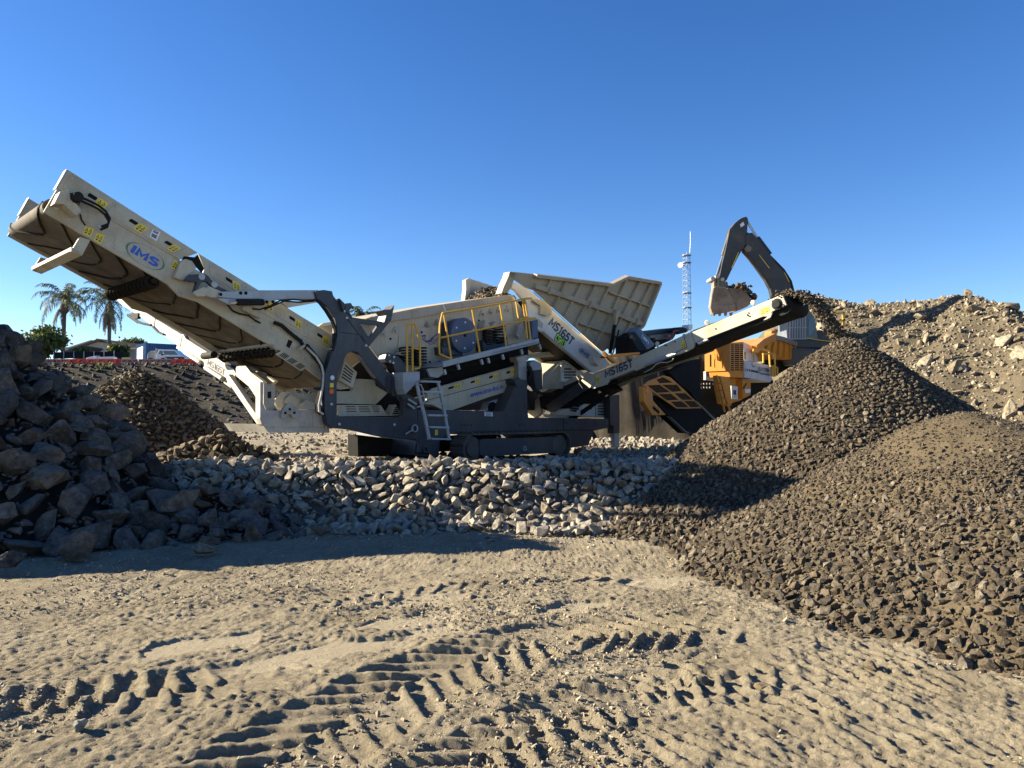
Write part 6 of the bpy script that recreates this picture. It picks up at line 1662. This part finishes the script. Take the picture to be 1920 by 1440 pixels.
MB().prism(FN.W(zU((345, 836), (585, 764), (600, 780), (500, 838)), -1), YV * 5).build('roof', M_roofg, nr)
MB().prism(FN.W(zU((350, 838), (560, 800), (560, 900), (350, 900)), 0), YV * 4).build('wall', M_render, nr)
# blue container with banner and graffiti
M_cont = plain('blue_container_paint', (0.025, 0.10, 0.27), .5, 0, .25, 1.5)
M_cont2 = plain('pale_blue_paint', (0.16, 0.27, 0.40), .5, 0, .25, 1.5)  # lighter blue for the ribs on the left face
CY = 99.0
cn = empty('shipping_container', (at_y(273, 675, CY).x, CY, GZ)); tag(cn, 'blue shipping container with white banner and red graffiti', 'container')
FCn = Frame(cn.location, 0)
a_, b_ = FCn.W(zU((1285, 733), (1285, 935)), 0); zt = a_.z
lx_ = FCn.W(zU((1042, 765)), 0)[0].x; rx_ = FCn.W(zU((1548, 755)), 0)[0].x
body_ = MB().prism([Vector((lx_, 3.0, -.2)), Vector((a_.x, 0, -.2)), Vector((rx_, 2.5, -.2)), Vector((rx_ - 1.5, 5, -.2)), Vector((lx_ + .5, 5, -.2))], Vector((0, 0, zt + .15))).build('shell', M_cont, cn)
for i in range(16):
    t = (i + .5) / 16; x = lx_ + (a_.x - lx_) * t; y = 3.0 - 3.0 * t
    MB().box((x, y - .05, zt / 2), (.10, .10, zt - .1)).build('corrugation', M_cont2, cn)
for i in range(20):
    t = (i + .5) / 20; x = a_.x + (rx_ - a_.x) * t; y = 2.5 * t
    MB().box((x, y - .05, zt / 2), (.09, .10, zt - .1)).build('corrugation', M_cont, cn)
def cl(u, z): return Vector((lx_ + (a_.x - lx_) * u, 3.0 - 3.0 * u - .17, z))
MB().prism([cl(.18, zt * .36), cl(.74, zt * .34), cl(.74, zt * .88), cl(.18, zt * .84)], YV * .02).build('banner', M_paper, cn)
r_ = np.random.default_rng(3)
for k in range(9):
    u = .18 + .6 * r_.random(); z = zt * (.06 + .2 * r_.random()); mb = MB()
    pts = [cl(u + .1 * math.sin(j * 1.1 + k), z + .3 * math.cos(j * 1.4 + k * 2)) for j in range(7)]
    mb.tube(pts, .06, 4); mb.build('graffiti_stroke', M_red if k % 3 else M_paper, cn)
# white pickup
M_carw = plain('white_car_paint', (0.74, 0.75, 0.76), .25, 0, .05)
VY = 96.0
pk = empty('pickup_truck', (at_y(318, 675, VY).x, VY, GZ)); tag(pk, 'white pickup parked beside the blue container, nose to the right', 'pickup')
FV = Frame(pk.location, 0)
def vp(name, parent, pts, w, th, mat, bevel=.05): return plate(name, parent, pts, w, th, mat, (), bevel, FV)
bd = vp('body', pk, zU((1395, 940), (1395, 880), (1425, 815), (1470, 812), (1600, 815), (1660, 868), (1700, 880), (1720, 900), (1722, 945)), 0, 1.8, M_carw)
vp('windscreen', bd, zU((1478, 826), (1600, 828), (1645, 870), (1490, 872)), -.03, .05, M_glass, 0)
vp('side_window', bd, zU((1420, 862), (1438, 825), (1468, 826), (1468, 862)), -.03, .05, M_glass, 0)
vp('bonnet', bd, zU((1485, 875), (1660, 872), (1700, 884), (1705, 896), (1480, 896)), -.25, .6, M_carw)
vp('grille', bd, zU((1515, 895), (1690, 893), (1690, 925), (1520, 925)), -.3, .1, M_ink, .02)
vp('number_plate', bd, zU((1600, 908), (1640, 908), (1640, 918), (1600, 918)), -.32, .03, M_paper, 0)
vp('headlight', bd, zU((1490, 893), (1520, 893), (1516, 906), (1490, 905)), -.32, .1, M_glass, .01)
vp('headlight', bd, zU((1682, 893), (1712, 895), (1710, 906), (1686, 906)), -.32, .1, M_glass, .01)
vp('mirror', bd, zU((1448, 862), (1468, 860), (1472, 874), (1450, 876)), -.3, .2, M_ink, .02)
vp('tray', pk, zU((1295, 905), (1300, 860), (1330, 830), (1395, 825), (1395, 940), (1300, 935)), .4, 1.8, M_worn)
vp('headboard', pk, zU((1385, 805), (1400, 800), (1410, 900), (1395, 905)), .1, 1.8, M_worn)
for x in (1330, 1470, 1690):
    c_ = FV.W(zU((x, 938)), -.05)[0]; MB().lathe(c_, YV, [(0, .22), (.02, .38), (.25, .38)], 18).build('wheel', M_black, pk, smooth=True)
# pale tank skid in front of the fence
tk_ = empty('tank_skid', (at_y(188, 680, 95.5).x, 95.5, GZ)); tag(tk_, 'low white tank and pump skid on the street edge behind the red barriers', 'tank')
FT = Frame(tk_.location, 0)
plate('tank', tk_, zU((600, 930), (610, 905), (660, 892), (730, 893), (745, 940), (600, 942)), 0, 1.0, M_carw, (), .08, FT)
plate('pump_box', tk_, zU((745, 897), (910, 892), (920, 942), (745, 945)), .1, 1.0, M_paper, (), .03, FT)
plate('box_stripe', tk_, zU((755, 925), (785, 924), (785, 934), (755, 935)), .08, .02, M_red, (), 0, FT)
plate('hatch', tk_, zU((690, 882), (740, 880), (745, 894), (690, 894)), .2, .5, M_tower, (), .02, FT)
yb_ = MB().prism(FT.W(zU((1010, 905), (1080, 900), (1080, 935), (1015, 938)), 0), YV * .8).build('pale_yellow_crate', plain('pale_yellow', (.6, .52, .2), .6), None, .03)
yb_.location = tk_.location; tag(yb_, 'pale yellow crate left of the blue container', 'crate')

# ------------------------------------------------------------------ palms and trees
def leaf_mat(name, cols):
    m, n, l, b = new_mat(name)
    a = n.new('ShaderNodeAttribute'); a.attribute_name = 'tone'
    r = ramp(n, [(i / (len(cols) - 1), c) for i, c in enumerate(cols)]); l.new(a.outputs['Fac'], r.inputs[0])
    l.new(r.outputs[0], b.inputs['Base Color']); b.inputs['Roughness'].default_value = .6
    tr = n.new('ShaderNodeBsdfTranslucent'); l.new(r.outputs[0], tr.inputs[0])
    mx = n.new('ShaderNodeMixShader'); mx.inputs[0].default_value = .25
    out = n['Material Output']; l.new(b.outputs[0], mx.inputs[1]); l.new(tr.outputs[0], mx.inputs[2]); l.new(mx.outputs[0], out.inputs[0])
    return m
M_frond = leaf_mat('palm_leaf', [(.05, .075, .028), (.085, .11, .04), (.12, .13, .05), (.16, .15, .065)])
M_dead = leaf_mat('dry_palm_leaf', [(.10, .075, .05), (.16, .125, .085), (.2, .16, .115)])
M_leaf = leaf_mat('tree_leaf', [(.035, .055, .015), (.07, .10, .025), (.11, .13, .035), (.14, .14, .04)])
M_bark = plain('palm_bark', (0.17, 0.14, 0.11), .9, 0, .35, 2)
def fronds(r, n, e0, e1, L0, L1, droop, width):
    V, T, tn = [], [], []
    for k in range(n):
        az = r.uniform(0, 2 * math.pi); el = math.radians(r.uniform(e0, e1)); Ln = r.uniform(L0, L1); tone = r.random()
        d = np.array([math.cos(az), math.sin(az)]); p = np.array([0., 0., 0.]); ns = 22; step = Ln / ns; pts = []
        a = el
        for i in range(ns + 1):
            pts.append(p.copy()); p = p + step * np.array([d[0] * math.cos(a), d[1] * math.cos(a), math.sin(a)]); a -= droop * (0.35 + 1.3 * i / ns) / ns
            a = max(a, -1.5)
        sd = np.array([-d[1], d[0], 0])
        for i in range(ns):
            b0 = len(V); w = .05; V += [pts[i] - sd * w, pts[i] + sd * w, pts[i + 1] + sd * w, pts[i + 1] - sd * w]; T.append([b0, b0 + 1, b0 + 2, b0 + 3]); tn += [tone] * 4
            if i < 2: continue
            fw = pts[i + 1] - pts[i]; fw = fw / np.linalg.norm(fw)
            wl2 = width * math.sin(math.pi * min(1, (i + 2) / (ns + 1.5)) ** .8) + .15
            for s_ in (-1, 1):
                for hlf in (0, .5):
                    o_ = pts[i] + (pts[i + 1] - pts[i]) * hlf
                    dr = sd * s_ * r.uniform(.6, 1) + fw * r.uniform(.3, .7) + np.array([0, 0, r.uniform(-.75, .15)])
                    tip = o_ + dr * wl2 * r.uniform(.75, 1.1) + np.array([0, 0, -.28 * wl2]); mid = o_ + dr * wl2 * .55
                    ww = fw * .042
                    b0 = len(V); V += [o_ - ww, o_ + ww, mid + ww, mid - ww]; T.append([b0, b0 + 1, b0 + 2, b0 + 3])
                    b0 = len(V); V += [mid - ww, mid + ww, tip + ww * .2, tip - ww * .2]; T.append([b0, b0 + 1, b0 + 2, b0 + 3]); tn += [tone * .6 + .4 * r.random()] * 8
    return np.array(V), np.array(T), np.array(tn)
def palm(px, py_crown, px_base, y, lab, seed, sc_=1.0, nd=8):
    c = at_y(px, py_crown, y); base = at_y(px_base, 690, y)
    root = empty('palm_tree', (base.x, y, GZ - .3)); tag(root, lab, 'palm tree', 'palms behind the street')
    top = c - Vector(root.location)
    r = np.random.default_rng(seed)
    mb = MB(); pts = [Vector((0, 0, 0)).lerp(top, t) + Vector((.12 * math.sin(3 * t), 0, 0)) for t in np.linspace(0, 1, 14)]
    mb.tube(pts, .30 * sc_, 10, .24 * sc_); mb.build('trunk', M_bark, root, smooth=True)
    mb = MB().lathe(top - Vector((0, 0, 2.0 * sc_)), (0, 0, 1), [(0, .25 * sc_), (.5 * sc_, .62 * sc_), (1.3 * sc_, .58 * sc_), (2.0 * sc_, .22 * sc_)], 12); mb.build('leaf_bases', M_bark, root, smooth=True)
    V, T, tn = fronds(r, 23, -12, 82, 4.6 * sc_, 6.0 * sc_, 2.3, .8 * sc_)
    o = bpy.data.objects.new('crown', np_mesh('crown', V + np.array(top), T, M_frond, tn)); COL.objects.link(o); o.parent = root
    V, T, tn = fronds(r, nd, -70, -35, 3.2 * sc_, 4.6 * sc_, 1.3, .4 * sc_)
    o = bpy.data.objects.new('dry_fronds', np_mesh('dry_fronds', V + np.array(top) - np.array([0, 0, .5]), T, M_dead, tn)); COL.objects.link(o); o.parent = root
pc1 = zU((365, 265), (330, 835), (872, 275), (848, 830))
palm(pc1[0][0], pc1[0][1], pc1[1][0], 112, 'left palm with full drooping crown standing clear of the conveyor', 1, 1.0, 7)
palm(pc1[2][0], pc1[2][1], pc1[3][0], 110, 'right palm with hanging dry fronds, crown touching the conveyor', 2, .98, 16)
palm(682, 592, 690, 118, 'palm top peeking over the screen box beside the navy frame', 3, .62, 3)
def tree(px, py, y, rx, rz, lab, seed, n=5200, leaf=.22):
    c = at_y(px, py, y); root = empty('tree', (c.x, y, GZ - .3)); tag(root, lab, 'tree', 'broadleaf trees behind the street')
    r = np.random.default_rng(seed); cz = c.z - root.location[2]
    mb = MB().tube([Vector((0, 0, 0)), Vector((.1, 0, cz * .5)), Vector((0, 0, cz))], .25, 8, .1)
    for k in range(5):
        a = k * 1.3; mb.tube([Vector((.05, 0, cz * .45)), Vector((math.cos(a) * rx * .4, math.sin(a) * rx * .4, cz * .8)), Vector((math.cos(a) * rx * .7, math.sin(a) * rx * .7, cz + rz * .3 * math.sin(k)))], .12, 6, .03)
    mb.build('trunk', M_bark, root)
    cl_ = r.normal(size=(46, 3)); cl_ /= np.linalg.norm(cl_, axis=1)[:, None]; cl_ *= (r.random((46, 1)) ** .45) * np.array([[rx, rx, rz]]) * .85
    w = r.integers(0, 46, n); P = cl_[w] + r.normal(size=(n, 3)) * rx * .15 + np.array([0, 0, cz])
    M_, _ = rand_rot(n, r, 1.2); q = np.array([[-1, -.5, 0], [1, -.5, 0], [.8, .5, 0], [-.8, .5, 0]]) * leaf
    V = (np.einsum('nij,vj->nvi', M_, q) + P[:, None]).reshape(-1, 3); T = np.arange(4 * n).reshape(-1, 4)
    tn = np.repeat(np.clip(.35 * r.random(n) + .5 * r.random(46)[w] , 0, 1), 4)
    o = bpy.data.objects.new('crown', np_mesh('crown', V, T, M_leaf, tn)); COL.objects.link(o); o.parent = root
q = zU((130, 720), (965, 830), (1085, 750), (1195, 745), (560, 822))
tree(q[0][0] - 2, q[0][1], 104, 2.6 * 1.1, 1.75, 'round green tree left of the palms above the boulder pile', 4)
tree(q[1][0], q[1][1], 106, 1.4, 1.2, 'dark shrub tree between the right palm and the container', 5, 2200)
tree(q[2][0], q[2][1] + 4, 130, 2.2, 1.2, 'distant tree top on the skyline above the container, left one', 6, 1500, .25)
tree(q[3][0], q[3][1] + 3, 132, 1.7, 1.1, 'distant tree top on the skyline above the container, right one', 7, 1200, .25)
tree(q[4][0], q[4][1] + 3, 103, 1.1, .7, 'low shrub at the corner of the cream house', 8, 900, .18)
# weeds on the embankment
r_ = np.random.default_rng(77)
V, T, tn = [], [], []
for k in range(90):
    px, yy = (r_.uniform(110, 430), r_.uniform(80, 92)) if k % 3 else (r_.uniform(170, 210), r_.uniform(84, 91))
    x = (px - 960) / 1450 * yy; z = float(ground_h(np.array([x]), np.array([yy]))[0])
    for j in range(10):
        a = r_.uniform(0, 6.28); h = r_.uniform(.15, .5); b0 = len(V); dx, dy = math.cos(a), math.sin(a)
        V += [(x + .05 * dy, yy - .05 * dx, z), (x - .05 * dy, yy + .05 * dx, z), (x + dx * h * .5, yy + dy * h * .5, z + h)]; T.append([b0, b0 + 1, b0 + 2]); tn += [r_.random()] * 3
o = bpy.data.objects.new('weeds', np_mesh('weeds', np.array(V), np.array(T), M_leaf, np.array(tn))); COL.objects.link(o)
tag(o, 'sparse weeds on the dark embankment below the barriers', 'weeds', kind='stuff')
